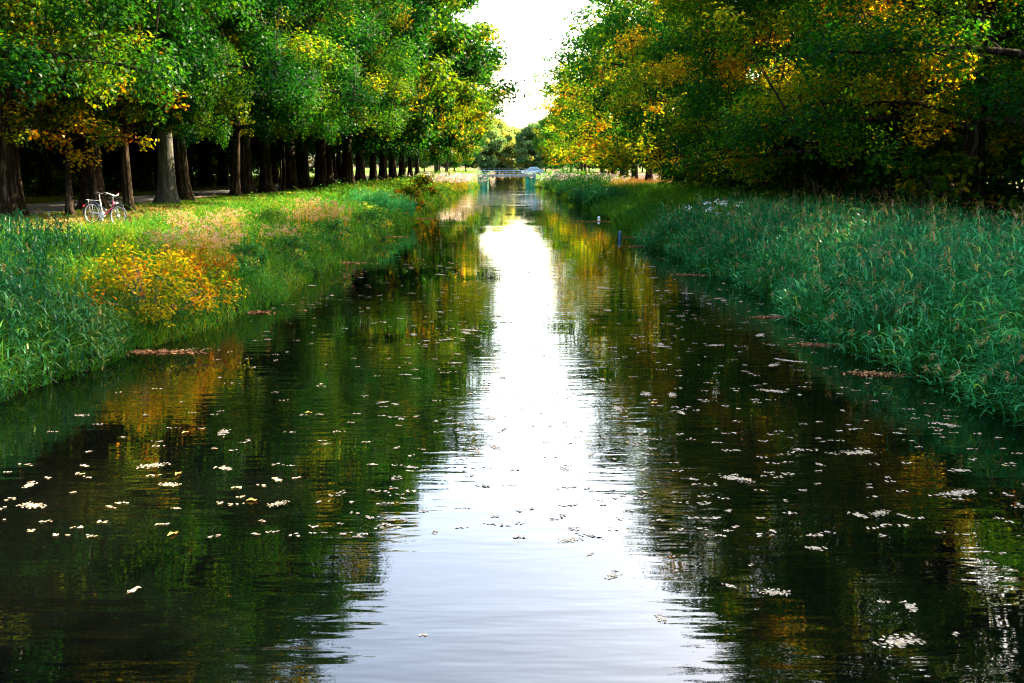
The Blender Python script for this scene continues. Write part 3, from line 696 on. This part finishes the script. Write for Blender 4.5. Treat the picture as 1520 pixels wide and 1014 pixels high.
grassfield('field_grass', True, 22, 55, 95, 185, 9000, .2, .45, .05, lambda X, Y, s: .45 + .1 * fbm(X, Y, .3, 3), 'sunlit field grass seen between the left trunks')

grassfield('bank_grass', True, -.15, 1.5, 9, 21, 6500, .3, .75, .022, lambda X, Y, s: .15 + .2 * fbm(X, Y, 1.1, 7) + .3 * np.clip(fbm(X, Y, .9, 2), 0, 1), 'green grass drooping over the water edge below the near left reeds', lean=.9)
grassfield('bank_grass', False, -.2, 1.3, 9, 46, 13000, .3, .7, .022, lambda X, Y, s: .10 + .16 * fbm(X, Y, 1.1, 7), 'dark green grass drooping over the water edge below the right reeds', 1.2, lean=.9)
# herbs: leafy patches on both banks (uncountable cover)
def herbs(name, left, s0, s1, y0, y1, n, r, tintf, label, per=260, L=.09, W=.045):
    X, Y, s = side(rng, n, left, s0, s1, y0, y1, 1.4)
    rr = r * rng.uniform(.6, 1.4, n) * (1 + np.clip(Y - 40, 0, 150) / 120); k = np.clip(Y / 35, 1, 3.2)
    c = np.stack([X, Y, gz(X, Y) + rr * rng.uniform(.3, 1.3, n)], -1)
    parts = []
    for lo, hi in ((0, 1.3), (1.3, 2.2), (2.2, 9)):
        q = (k >= lo) & (k < hi)
        if q.sum(): 
            kk = float(k[q].mean()); parts.append(clump_leaves(rng, c[q], rr[q], np.clip(tintf(X[q], Y[q], s[q]) + rng.normal(size=q.sum()) * .06, 0, 1), per / kk ** 1.6, L * kk, W * kk, .9, .06, .5))
    return merge_link(name, parts, M['herb'], label, 'weeds')
herbs('bank_herbs', True, -.2, 4.6, 21, 60, 1150, .30, lambda X, Y, s: .30 + .20 * fbm(X, Y, .7, 5) + .45 * np.clip(fbm(X, Y, .9, 6) - .3, 0, 1), 'leafy green weeds along the left water edge')
herbs('bank_herbs', True, .0, 5, 60, 186, 520, .40, lambda X, Y, s: .46 + .2 * fbm(X, Y, .3, 5), 'far yellow green weeds along the left bank', 200)
herbs('bank_herbs', False, -.1, 3.0, 40, 110, 520, .38, lambda X, Y, s: .20 + .12 * fbm(X, Y, .5, 5), 'dark green weeds hanging over the right water edge', 220)
herbs('bank_herbs', False, -.1, 4.0, 110, 186, 260, .6, lambda X, Y, s: .25 + .2 * fbm(X, Y, .3, 5), 'far green weeds on the right bank before the bridge', 160)

# fallen leaves on the earth and verge
def litter(name, n, x0, x1, y0, y1, label, L=.09):
    X = rng.uniform(x0, x1, n); Y = y0 + (y1 - y0) * rng.random(n) ** 1.3
    k = 1 + np.clip(Y - 35, 0, 100) / 45
    P = np.stack([X, Y, gz(X, Y) + .03 + .02 * rng.random(n)], -1)
    V, F = leaves(rng, P, np.array([0, 0, 1.0]) + rng.normal(size=(n, 3)) * .25, L * k, L * .6 * k, .1)
    return tag(link(name, np_mesh(name, V, F, rng.random(n) ** .8, False, M['litter'])), label, 'fallen leaves', None, 'stuff')
litter('fallen_leaves', 15000, -17.3, -11.4, 29, 46, 'brown fallen leaves on the bare earth round the bicycle')
litter('fallen_leaves', 4200, -18.2, -12, 46, 120, 'yellow leaves scattered over the lawn under the left oaks')
litter('fallen_leaves', 6000, -30, -22.8, 36, 120, 'fallen leaves along the far side of the road')

# ------------------------------------------------------------------ individual plants on the banks
yb = bush_kind(71, 1.75, 1.6, .38, M['gold_leaf'], L=.11, W=.045, per=480, ncl=72, lowgap=.15)
o = bush('golden_bush', -7.65, 21.6, yb[0], yb[1], 'golden yellow willow like bush hanging over the left water edge', 'bush', None, 1.0)
def stalk_plant(seed, n, h, spread, tint, head, head_n=10, hs=.05):
    rng2 = np.random.default_rng(seed)
    P = np.stack([rng2.normal(size=n) * spread, rng2.normal(size=n) * spread, np.full(n, -.05)], -1)
    az = rng2.uniform(0, 6.28, n); hh = h * rng2.uniform(.6, 1.1, n); ln = hh * rng2.uniform(.05, .35, n)
    parts = [blades(rng2, P.copy(), hh, np.full(n, .014), az, ln, np.full(n, .05), np.full(n, tint))]
    for k in range(7):
        t = rng2.uniform(.15, .9, n); B = P + np.stack([np.cos(az), np.sin(az), np.zeros(n)], -1) * (ln * t ** 1.7)[:, None]; B[:, 2] += hh * t
        q = rng2.uniform(.08, .22, n) * h
        parts.append(blades(rng2, B, q * .4, np.full(n, .03), rng2.uniform(0, 6.28, n), q, rng2.uniform(.4, 1.3, n), np.full(n, tint) + rng2.normal(size=n) * .06, 2))
    tops = P + np.stack([np.cos(az), np.sin(az), np.zeros(n)], -1) * ln[:, None]; tops[:, 2] += hh * .95
    st = join_vf(parts)
    hd = clump_leaves(rng2, tops, np.full(n, hs * 2.2) * rng2.uniform(.6, 1.3, n), np.full(n, head), head_n / (hs * 2.2) ** 2, hs, hs * .7, .7, .04)
    return st, hd
def plant(name, x, y, kind, label, cat, group=None, s=1.0, rz=0.0, head_mat='herb'):
    o = empty(name, (x, y, g1(x, y)), rz, label, cat, group); o.scale = (s, s, s)
    link('stem', kind[0], None, o); h_ = link('flower_head', kind[1], None, o); h_['kind'] = 'stuff'
    return o
def plant_kind(seed, n, h, spread, tint, head, mat_head=None, **kw):
    st, hd = stalk_plant(seed, n, h, spread, tint, head, **kw)
    return np_mesh('stem', *st, False, M['herb']), np_mesh('flower_head', *hd, False, mat_head or M['herb'])
dry = [plant_kind(81, 60, 1.0, .42, .88, .99), plant_kind(82, 50, .85, .38, .80, .98)]
rb = bush_kind(72, 1.1, 1.0, .52, M['bush_leaf'], L=.10, W=.05, per=520, ncl=50)
bush('rust_bush', -7.7, 25.2, rb[0], rb[1], 'low rust brown bush on the left bank right of the golden one', 'bush')
for k, (x, y, s, lab) in enumerate([(-8.9, 26.5, .9, 'rust brown dry weeds just right of the golden bush'), (-8.6, 31.5, 1.1, 'pinkish dry seedhead clump in the middle of the left bank'),
                                    (-8.2, 29.3, .9, 'low tan dry weeds by the left water edge below the pinkish clump'), (-8.9, 43.5, 1.2, 'tan dry plant clump with pale tops at the bend of the left bank'),
                                    (-8.1, 46.0, 1.2, 'orange tan dry plants at the left water edge where the bank bends'), (-10.4, 38.5, .9, 'brown dry stalks at the edge of the lawn'),
                                    (-9.6, 34.5, .9, 'grey brown seedheads on the slope below the lawn')]):
    plant('dry_weed', x, y, dry[k % 2], lab, 'plant', 'dry weeds on the left bank', s, k * 1.3)
M['plume'] = pbr('reed_plume', (0.62, 0.50, 0.43), 0.8)
hb = [bush_kind(75, .95, .95, .0, M['herb'], L=.12, W=.065, per=420, ncl=40), bush_kind(76, 1.1, .8, .12, M['herb'], L=.11, W=.05, per=420, ncl=44)]
for x, y, k, s_, lab in [(-7.3, 28.4, 0, .9, 'dark leafy nettle like bush at the left water edge right of the rust bush'), (-7.2, 33.5, 0, 1.0, 'round green leafy bush hanging into the water on the left bank'),
                         (-7.4, 36.8, 1, 1.0, 'yellow green leafy plant at the left water edge behind the round green bush'), (-7.1, 41.0, 0, 1.1, 'green bush at the left water edge in front of the tan dry clump'),
                         (-7.0, 52.0, 0, 1.3, 'dark green bush on the left bank just past the tan dry clumps'), (-7.6, 56.5, 1, 1.3, 'light green bush below the end of the lawn on the left'),
                         (-9.6, 28.0, 1, .8, 'low yellow green plant on the slope in front of the bicycle'), (-9.4, 40.5, 1, .9, 'light green plant between two dry seedhead clumps on the left')]:
    bush('leafy_bush', x, y, hb[k][0], hb[k][1], lab, 'bush', 'leafy bushes on the left bank', s_, x * 2)
for k, (x, y, s_, lab) in enumerate([(-8.3, 27.6, .9, 'rusty dry stalks behind the rust bush on the left'), (-9.2, 30.0, 1.0, 'pinkish tan seedheads on the slope straight below the lawn edge'), (-8.0, 35.6, 1.0, 'tan seedheads behind the round green bush on the left'),
                                     (-9.3, 47.5, 1.2, 'wide tan seedhead clump at the top of the left bank bend'), (-8.6, 51.0, 1.2, 'pale dry clump past the bank bend on the left'), (-10.6, 33.0, .8, 'brown dry stalks at the lawn edge nearest the bicycle')]):
    plant('dry_weed', x, y, dry[(k + 1) % 2], lab, 'plant', 'dry weeds on the left bank', s_, k * 2.1)
pale = plant_kind(83, 170, 1.6, 1.3, .80, 1.0, M['plume'], hs=.12, head_n=14)
for k, (x, y, s, lab) in enumerate([(-7.9, 128, 1.3, 'pale pink plumed reed clump left of the bridge'), (-7.2, 150, 1.3, 'white plumed reed clump hanging low close to the left bridge end'),
                                    (-8.0, 172, 1.2, 'pale plumes right at the left end of the bridge'), (9.5, 150, 1.2, 'pale plumed reeds on the right bank below the yellow branches'),
                                    (8.6, 172, 1.2, 'pale plumed reeds in front of the parked car'), (11.5, 125, 1.1, 'cream plumed reeds at the edge of the sunlit pale grass')]):
    plant('plumed_reed', x, y, pale, lab, 'reeds', 'pale plumed reeds near the bridge', s, k * 1.1)
wf = plant_kind(84, 22, 1.35, .40, .42, .5, M['white_petal'], hs=.06, head_n=16)
o = plant('flowering_plant', 9.3, 43.5, wf, 'leafy plant with white flower heads on the right bank', 'plant', None, 1.15)
cs_, V_, F_, T_ = bush_mesh(86, .95, 1.05, .12, L=.12, W=.06, per=420, ncl=36); link('foliage', np_mesh('foliage', V_, F_, T_, False, M['herb']), None, o)
def reed_clump(seed, R0, h, t0, n):
    r2 = np.random.default_rng(seed); a = r2.uniform(0, 6.28, n); rr = R0 * np.sqrt(r2.random(n)); X = np.cos(a) * rr; Y = np.sin(a) * rr
    hh = h * r2.uniform(.6, 1.1, n) * (1 - .4 * (rr / R0) ** 2)
    P = np.stack([X, Y, np.full(n, -.15)], -1); parts = []
    parts.append(blades(r2, P.copy(), hh, np.full(n, .02), a, hh * .25, np.full(n, .05), np.full(n, t0)))
    for k in range(9):
        t = r2.uniform(.1, 1, n); B = P + np.stack([np.cos(a), np.sin(a), np.zeros(n)], -1) * (hh * .25 * t ** 1.7)[:, None]; B[:, 2] += hh * t
        q = r2.uniform(.25, .6, n)
        parts.append(blades(r2, B, q * r2.uniform(.2, .9, n), .04 * r2.uniform(.7, 1.3, n), r2.uniform(0, 6.28, n), q * .8, r2.uniform(.3, 1.2, n), t0 + r2.normal(size=n) * .1))
    V, F, T = join_vf(parts); return np_mesh('reed_clump', V, F, T, False, M['reed'])
rc = [reed_clump(91, 1.5, 1.7, .38, 420), reed_clump(92, 1.7, 1.9, .12, 480)]
for x, y, k, s, lab in [(-8.3, 62, 0, 1.0, 'teal reed clump on the left bank at the lawn end, nearer of two'), (-7.5, 67, 0, .95, 'teal reed clump at the left water edge, farther of two'),
                        (8.2, 84, 1, 1.1, 'dark round reed clump standing out into the water on the right'), (8.0, 97, 1, 1.2, 'dark reed clump behind the round one on the right bank'),
                        (7.9, 122, 1, 1.2, 'dark green reed clump on the far right bank'), (7.7, 155, 1, 1.2, 'green reed clump against the right bridge pier'), (-7.3, 176, 0, 1.0, 'green reed clump against the left bridge pier')]:
    o = link('reed_clump', rc[k]); o.location = (x, y, g1(x, y)); o.scale = (s, s, s); o.rotation_euler = (0, 0, x * 3)
    tag(o, lab, 'reeds', 'reed clumps at the water edge')
gb = bush_kind(73, 1.5, 1.5, .30, M['bush_leaf'], L=.26, W=.15, per=190, ncl=50)
for x, y, s, lab in [(-7.6, 79, 1.1, 'bright yellow bush on the left water edge beyond the teal reeds'), (-8.2, 98, 1.2, 'yellow green bush farther along the left bank'), (-8.4, 138, 1.3, 'golden bush near the bridge on the left bank')]:
    bush('golden_bush', x, y, gb[0], gb[1], lab, 'bush', 'golden bushes on the left bank', s, x)

# ------------------------------------------------------------------ floating leaves
def patch(seed, n, rx, ry):
    r2 = np.random.default_rng(seed); P = np.stack([r2.normal(size=n) * rx, r2.normal(size=n) * ry, .003 + .003 * r2.random(n)], -1)
    V, F = leaves(r2, P, np.array([0, 0, 1.0]) + r2.normal(size=(n, 3)) * .02, .036, .020, .0, 0)
    return np_mesh('floating_leaves', V, F, np.clip(r2.normal(.46, .17, n), 0, 1), False, M['raft'])
PT = [patch(1000 + i, int(9 + 7 * i + 1.3 * i * i), .020 + .0085 * i, .009 + .0036 * i) for i in range(10)]
OR_ = [np_mesh('floating_leaf', *leaves(np.random.default_rng(7), np.array([[0, 0, .012], [.05, .02, .014]]), np.array([[.05, 0, 1.0], [0, .08, 1]]), .085, .05), np.array([.98, .9]), False, M['raft'])]
frng = random.Random(3)
def float_at(x, y, me, sc, lab, grp, name='floating_weed'):
    o = link(name, me); o.location = (x, y, 0); o.rotation_euler = (0, 0, frng.uniform(0, 6.28)); o.scale = (sc, sc, 1)
    return tag(o, lab, 'floating leaves', grp)
cnt = 0
while cnt < 285:
    y = 7.2 + 32 * frng.random() ** 1.2; x = frng.uniform(-6.4, 6.9)
    if abs(x) > .52 * y: continue
    if x < -.12 * y and frng.random() < .55: continue
    if x < -.12 * y: lab, g = 'pale floating leaf patch on the dark green reflection left of the bright strip', 'floating leaf patches on the left'
    elif x < .10 * y: lab, g = 'dark floating weed patch on the bright sky reflection down the middle', 'floating weed patches in the middle'
    else: lab, g = 'pale floating leaf patch on the dark reflection right of the bright strip', 'floating leaf patches on the right'
    big = frng.random() ** 2.4 * .85; i = int(big * 9.99)
    float_at(x, y, PT[i], frng.uniform(.8, 1.3), lab, g); cnt += 1
for x, y in ((-2.75, 10.6), (-3.9, 11.6), (-3.3, 9.6), (-4.4, 13.5), (-2.9, 14.6), (2.3, 15.2)):
    float_at(x, y, OR_[0], 1.0, 'single orange oak leaf floating on the dark water', 'orange leaves floating', 'floating_leaf')
# the many small far ones
n = 2600
Y = 9.5 + 140 * rng.random(n) ** 1.8; X = rng.uniform(-6.3, 6.9, n); kp = rng.random(n) < np.where(X > -2, 1, .4); X, Y = X[kp], Y[kp]
parts = []
rep = 5
Xr = np.repeat(X, rep) + rng.normal(size=len(X) * rep) * .04; Yr = np.repeat(Y, rep) + rng.normal(size=len(X) * rep) * .018
V, F = leaves(rng, np.stack([Xr, Yr, .006 + .006 * rng.random(len(Xr))], -1), np.array([0, 0, 1.0]) + rng.normal(size=(len(Xr), 3)) * .02, .05, .032, .0, 0)
tag(link('floating_flecks', np_mesh('floating_flecks', V, F, np.clip(rng.normal(.46, .17, len(Xr)), 0, 1), False, M['raft'])), 'countless tiny pale leaf flecks floating on the farther water', 'floating leaves', None, 'stuff')
# rafts of brown leaves pinned against the banks
RF = []
for i in range(3):
    r2 = np.random.default_rng(40 + i); n = 260
    P = np.stack([r2.normal(size=n) * .36, r2.normal(size=n) * .13, .008 + .012 * r2.random(n)], -1)
    V, F = leaves(r2, P, np.array([0, 0, 1.0]) + r2.normal(size=(n, 3)) * .2, .09, .055, .06, 0)
    RF.append(np_mesh('leaf_raft', V, F, np.clip(r2.normal(.35, .25, n), 0, 1), False, M['litter']))
rafts = [(-6.9, 19.6, 'leaf raft drifted against the left bank below the golden bush'), (-6.6, 25.2, 'leaf raft against the left bank right of the golden bush'), 
         (-6.3, 38.5, 'leaf raft by the tan dry plants on the left'), (-6.2, 53, 'thin leaf raft at the left bank before the teal reeds'), (-6.2, 72, 'brown leaf raft along the left bank below the yellow bush'),
         (6.5, 17.4, 'leaf raft at the foot of the near right reeds'), (6.6, 20.3, 'leaf raft with twigs at the right reeds, second along the bank'), (6.4, 24.2, 'short leaf raft at the right reeds, third along the bank'),
         (6.2, 34.0, 'long leaf raft crossing the teal reflection on the right'), 
         (6.2, 46.5, 'leaf raft on the right just before the blue post'), (6.4, 52.5, 'leaf raft beside the blue post'), (5.9, 68, 'long leaf raft beside the small white post')]
for k, (x, y, lab) in enumerate(rafts):
    o = link('leaf_raft', RF[k % 3]); o.location = (x, y, 0); o.rotation_euler = (0, 0, frng.uniform(-.25, .25)); s = frng.uniform(.5, 1.0) * (1 + y / 90); o.scale = (s, s, 1)
    tag(o, lab, 'leaf raft', 'leaf rafts along the banks')

# ------------------------------------------------------------------ posts in the water
def water_post(x, y, r, h, mat, label):
    mb = MB(); prof = [(-.9, r * .9), (.02, r * .95), (.05, r), (h * .55, r), (h * .8, r * .93), (h * .93, r * .72), (h, r * .2)]
    mb.tube([(0.02 * z, 0, z) for z, q in prof], [q for z, q in prof], 16)
    o = mb.build('mooring_post', mat, None, True); o.location = (x, y, 0)
    return tag(o, label, 'post', 'posts in the water')
water_post(5.75, 51.5, .095, .40, M['blue_post'], 'blue round topped post standing in the water near the right bank')
water_post(6.35, 70, .10, .26, M['white_post'], 'small white post standing in the water behind the blue one')

# ------------------------------------------------------------------ triangular sign seen from behind
sg = empty('warning_sign', (-24.7, 91, g1(-24.7, 91)), 0, 'triangular road sign seen from its dark back behind the left trunks', 'road sign')
mb = MB(); mb.tube([(0, 0, -.3), (0, 0, 2.7)], .035, 10); mb.build('post', M['galv'], sg, True)
mb = MB(); mb.prism([(-.46, 1.95), (.46, 1.95), (.42, 2.02), (.04, 2.74), (-.04, 2.74), (-.42, 2.02)], .012, 'y', -.055); mb.build('sign_plate', M['sign_back'], sg)
mb = MB(); mb.box((0, -.068, 2.1), (.5, .02, .04)); mb.box((0, -.068, 2.42), (.22, .02, .04)); mb.build('bracket', M['galv'], sg)

# ------------------------------------------------------------------ bridge
BR = empty('canal_bridge', (0.0, 188, 0), 0, 'low pale road bridge on green sheet pile piers across the far end', 'bridge')
mb = MB(); mb.box((0, 3.5, 2.02), (10.7, 7.0, .30)); mb.build('deck', M['concrete'], BR)
mb = MB()
for x in (-2.6, 0, 2.6): mb.box((x, 3.5, 1.75), (.3, 6.6, .24))
mb.build('girder', M['rail_dark'], BR)
mb = MB(); mb.box((0, -.16, 2.06), (10.9, .30, .44)); mb.build('fascia', M['concrete'], BR, bevel=.02)
for sx in (-1, 1):
    mb = MB(); poly = []
    n = 10; z0, z1 = -1.0, 1.84
    for j in range(n):          # corrugated sheet piling, front then inner return
        x = sx * (3.50 + j * .20); d = -.26 if (j // 2) % 2 == 0 else -.02
        poly.append((x, d))
    poly = poly + [(sx * 5.30, 7.0), (sx * 3.50, 7.0)]
    if sx < 0: poly = poly[::-1]
    mb.prism(poly, z1 - z0, 'z', z0); mb.build('sheet_piling', M['sheet_green'], BR)
    mb = MB(); mb.box((sx * 4.9, -.20, 1.98), (1.0, .34, .72)); mb.build('wing_wall', M['concrete'], BR, bevel=.02)
for yy, h, mt, nm, npost, pw in ((-.16, .70, 'rail_pale', 'near_railing', 9, .10), (6.9, 1.10, 'rail_dark', 'far_railing', 12, .06)):
    mb = MB(); z = 2.28
    mb.box((0, yy, z + h), (10.8, .09, .13 if nm[0] == 'n' else .06))
    mb.box((0, yy, z + h * .5), (10.8, .05, .07 if nm[0] == 'n' else .035))
    rl = mb.build('railing', M[mt], BR)
    for k in range(npost):
        x = -5.3 + 10.6 * k / (npost - 1); mb = MB(); mb.box((x, yy + .005, z + h / 2 - .06), (pw, pw, h + .10)); mb.build('post', M[mt], rl)
def xstrip(name, x0, x1):
    xs_ = np.linspace(x0, x1, 40); y0 = 188.5; y1 = 194.5; z = np.full(40, 2.20)
    V = np.concatenate([np.stack([xs_, np.full(40, y0), z], -1), np.stack([xs_, np.full(40, y1), z], -1)]); n = 40
    F = np.stack([np.arange(n - 1), np.arange(1, n), np.arange(1, n) + n, np.arange(n - 1) + n], -1)
    tag(link(name, np_mesh(name, V, F, mat=M['asphalt'])), kind='structure')
xstrip('cross_road', -90, 90)

# ------------------------------------------------------------------ car on the bridge end
CR = empty('parked_car', (4.85, 191.3, 2.205), 0, 'silver blue saloon car on the right end of the bridge', 'car')
prof = [(-2.15, .32), (-2.18, .55), (-2.05, .72), (-1.15, .86), (-.45, 1.32), (-.1, 1.42), (.75, 1.40), (1.45, 1.02), (1.95, .94), (2.12, .78), (2.14, .35), (1.7, .26), (-1.75, .26)]
mb = MB(); V = []; ncs = [(-.84, .0), (-.80, .0), (.80, .0), (.84, .0)]
rows = []
for yv, ins in ((-.78, 1), (-.84, 0), (.84, 0), (.78, 1)):
    rows.append([(x, yv * (1 - .22 * max(0, (z - .85)) / .57) , z) for x, z in prof])
V = [p for r in rows for p in r]; n = len(prof); F = []
for i in range(3):
    for j in range(n):
        j2 = (j + 1) % n; F.append((i * n + j, i * n + j2, (i + 1) * n + j2, (i + 1) * n + j))
F.append(tuple(range(n))); F.append(tuple(3 * n + j for j in reversed(range(n))))
mb.add(V, F); mb.build('body', M['car_paint'], CR, False, .03)
for sy in (-1, 1):
    def q(x, z): return (x, sy * (.845 * (1 - .22 * max(0, z - .85) / .57) + .006), z)
    for poly in ([(-.98, .92), (.10, .92), (.10, 1.32), (-.42, 1.27)], [(.17, .92), (1.32, .98), (.78, 1.31), (.17, 1.32)]):
        mb = MB(); P = [q(x, z) for x, z in poly] + [(a, b - sy * .015, c) for a, b, c in [q(x, z) for x, z in poly]]
        mb.add(P, [(0, 1, 2, 3), (7, 6, 5, 4), (0, 4, 5, 1), (1, 5, 6, 2), (2, 6, 7, 3), (3, 7, 4, 0)]); mb.build('side_window', M['car_glass'], CR)
mb = MB(); P = [(-1.13, -.70, .90), (-1.13, .70, .90), (-.48, .62, 1.325), (-.48, -.62, 1.325)]; mb.add(P + [(x - .02, y, z + .02) for x, y, z in P], [(0, 1, 2, 3), (4, 5, 6, 7), (0, 1, 5, 4), (1, 2, 6, 5), (2, 3, 7, 6), (3, 0, 4, 7)]); mb.build('windscreen', M['car_glass'], CR)
for x in (-1.35, 1.3):
    for sy in (-1, 1):
        mb = MB(); mb.tube([(x, sy * .70, .31), (x, sy * .86, .31)], .31, 20); wv = mb.build('wheel', M['rubber'], CR, True)
        mb = MB(); mb.tube([(x, sy * .855, .31), (x, sy * .875, .31)], .19, 14); mb.build('rim', M['alloy'], wv)
for sy in (-1, 1):
    mb = MB(); mb.box((-2.12, sy * .6, .63), (.10, .34, .14)); mb.build('headlight', M['lamp_glass'], CR, bevel=.02)
    mb = MB(); mb.box((2.10, sy * .62, .80), (.08, .28, .14)); mb.build('tail_light', M['red_lens'], CR, bevel=.02)
# ------------------------------------------------------------------ bicycle
bx, by = -13.36, 32.75
fx, fy = -12.31, 32.30
zr, zf = g1(bx, by), g1(fx, fy)
BK = empty('bicycle', (bx, by, zr + .03), 0, 'red and white bicycle on its kickstand at the edge of the lawn', 'bicycle')
BK.rotation_euler = (R_(-4), math.atan2(-(zf - zr), math.hypot(fx - bx, fy - by)), math.atan2(fy - by, fx - bx))
WR = .345; WB = 1.09
def circ(cx, r, y=0.0, n=40, a0=0, a1=2 * PI, cz=WR):
    return [(cx + r * math.cos(a0 + (a1 - a0) * k / n), y, cz + r * math.sin(a0 + (a1 - a0) * k / n)) for k in range(n + (0 if abs(a1 - a0 - 2 * PI) < 1e-6 else 1))]
for cx in (0, WB):
    mb = MB(); mb.tube(circ(cx, WR - .02), .022, 8, closed=True); whl = mb.build('wheel', M['rubber'], BK, True)
    mb = MB(); mb.tube(circ(cx, WR - .052), .016, 6, closed=True); mb.build('rim', M['alloy'], whl, True)
    mb = MB()
    for k in range(28):
        a = 2 * PI * k / 28; sy = .03 if k % 2 else -.03
        mb.tube([(cx + .02 * math.cos(a + .8), sy, WR + .02 * math.sin(a + .8)), (cx + (WR - .06) * math.cos(a), 0, WR + (WR - .06) * math.sin(a))], .0016, 4)
    mb.build('spoke', M['galv'], whl)
    mb = MB(); mb.tube([(cx, -.055, WR), (cx, -.035, WR), (cx, .035, WR), (cx, .055, WR)], [.022, .032, .032, .022], 12); mb.build('hub', M['alloy'], whl, True)
    mb = MB(); mb.tube(circ(cx, WR + .028, 0, 22, R_(38) if cx == 0 else R_(60), R_(188) if cx == 0 else R_(175)), .024, 6, lobes=None); mb.build('mudguard', M['dark_paint'], BK, True)
bbx, bbz = .46, .30
hd0, hd1 = (WB - .185, 0, .62), (WB - .225, 0, .78)
st1 = (bbx - .15, 0, .80)
mb = MB(); mb.tube([(bbx, 0, bbz), (.72, 0, .50), hd0], [.024, .026, .028], 10); mb.build('down_tube', M['red_paint'], BK, True)
mb = MB(); mb.tube([hd0, hd1], .026, 10); mb.build('head_tube', M['red_paint'], BK, True)
mb = MB(); mb.tube([(bbx, 0, bbz), st1], .021, 10); mb.build('seat_tube', M['silver_paint'], BK, True)
mb = MB(); mb.tube([(bbx - .10, 0, .60), (.62, 0, .47)], .016, 8)
for sy in (-1, 1):
    mb.tube([(bbx, sy * .035, bbz), (.2, sy * .055, .325), (0, sy * .06, WR)], .010, 6); mb.tube([(bbx - .12, sy * .02, .70), (.16, sy * .05, .52), (0, sy * .06, WR)], .009, 6)
mb.build('rear_stays', M['dark_paint'], BK, True)
mb = MB(); mb.tube([st1, (st1[0] - .035, 0, .97)], .014, 8); mb.build('seat_post', M['alloy'], BK, True)
mb = MB(); sx0, sz0 = st1[0] - .04, .985
mb.tube([(sx0 - .14, 0, sz0 + .035), (sx0 - .10, 0, sz0 + .03), (sx0 - .02, 0, sz0 + .02), (sx0 + .07, 0, sz0 + .015), (sx0 + .15, 0, sz0 + .005)], [.05, .09, .075, .035, .018], 12)
sdl = mb.build('saddle', M['saddle'], BK, True)
for v in sdl.data.vertices: v.co.z = sz0 + .015 + (v.co.z - sz0 - .015) * .42
mb = MB()
for sy in (-1, 1): mb.tube([(hd0[0], sy * .02, .60), (WB - .13, sy * .055, .56), (WB - .045, sy * .058, .44), (WB, sy * .058, WR)], [.018, .015, .013, .010], 8)
mb.build('fork', M['dark_paint'], BK, True)
mb = MB(); mb.tube([hd1, (hd1[0] - .02, 0, .90), (hd1[0] + .05, 0, .97)], .014, 8); mb.build('stem', M['alloy'], BK, True)
hx, hz = hd1[0] + .05, .97
mb = MB(); mb.tube([(hx - .17, -.30, hz + .06), (hx - .08, -.24, hz + .07), (hx + .02, -.10, hz + .01), (hx, 0, hz), (hx + .02, .10, hz + .01), (hx - .08, .24, hz + .07), (hx - .17, .30, hz + .06)], .012, 8); hb = mb.build('handlebar', M['alloy'], BK, True)
for sy in (-1, 1):
    mb = MB(); mb.tube([(hx - .20, sy * .31, hz + .06), (hx - .09, sy * .255, hz + .068)], .018, 8); mb.build('grip', M['red_paint'] if sy > 0 else M['rubber'], hb, True)
    mb = MB(); mb.tube([(hx - .05, sy * .22, hz + .06), (hx - .13, sy * .26, hz + .02)], .007, 6); mb.build('brake_lever', M['alloy'], hb, True)
mb = MB(); mb.tube([(bbx, -.06, bbz), (bbx, -.05, bbz)], .095, 24); mb.tube([(bbx, -.08, bbz), (bbx, .08, bbz)], .025, 10); cs0 = mb.build('chainring', M['alloy'], BK)
for sy, dz, dx in ((-1, -.15, .08), (1, .15, -.08)):
    mb = MB(); mb.tube([(bbx, sy * .075, bbz), (bbx + dx, sy * .085, bbz + dz)], .012, 6); cr = mb.build('crank', M['alloy'], cs0)
    mb = MB(); mb.box((bbx + dx, sy * .135, bbz + dz), (.09, .09, .022)); mb.build('pedal', M['rubber'], cr)
mb = MB(); mb.box((.23, -.055, .375), (.50, .012, .05)); mb.build('chain_guard', M['silver_paint'], BK, bevel=.004)
mb = MB(); mb.tube([(bbx - .05, -.04, .28), (bbx + .05, -.20, -.02)], .009, 6); mb.build('kickstand', M['alloy'], BK, True)
mb = MB()
for sy in (-.06, .06): mb.tube([(-.22, sy, .76), (.24, sy, .77)], .007, 6); mb.tube([(-.12, sy, .76), (0, sy, WR)], .006, 6)
for x in (-.2, -.05, .1): mb.tube([(x, -.06, .765), (x, .06, .765)], .006, 6)
mb.build('luggage_rack', M['alloy'], BK, True)
mb = MB(); mb.tube([(WB - .12, 0, .73), (WB - .06, 0, .73)], [.03, .045], 12); mb.build('headlight', M['lamp_glass'], BK, True)
mb = MB(); mb.box((-.36, 0, .56), (.03, .06, .06)); mb.build('rear_reflector', M['red_lens'], BK, bevel=.006)
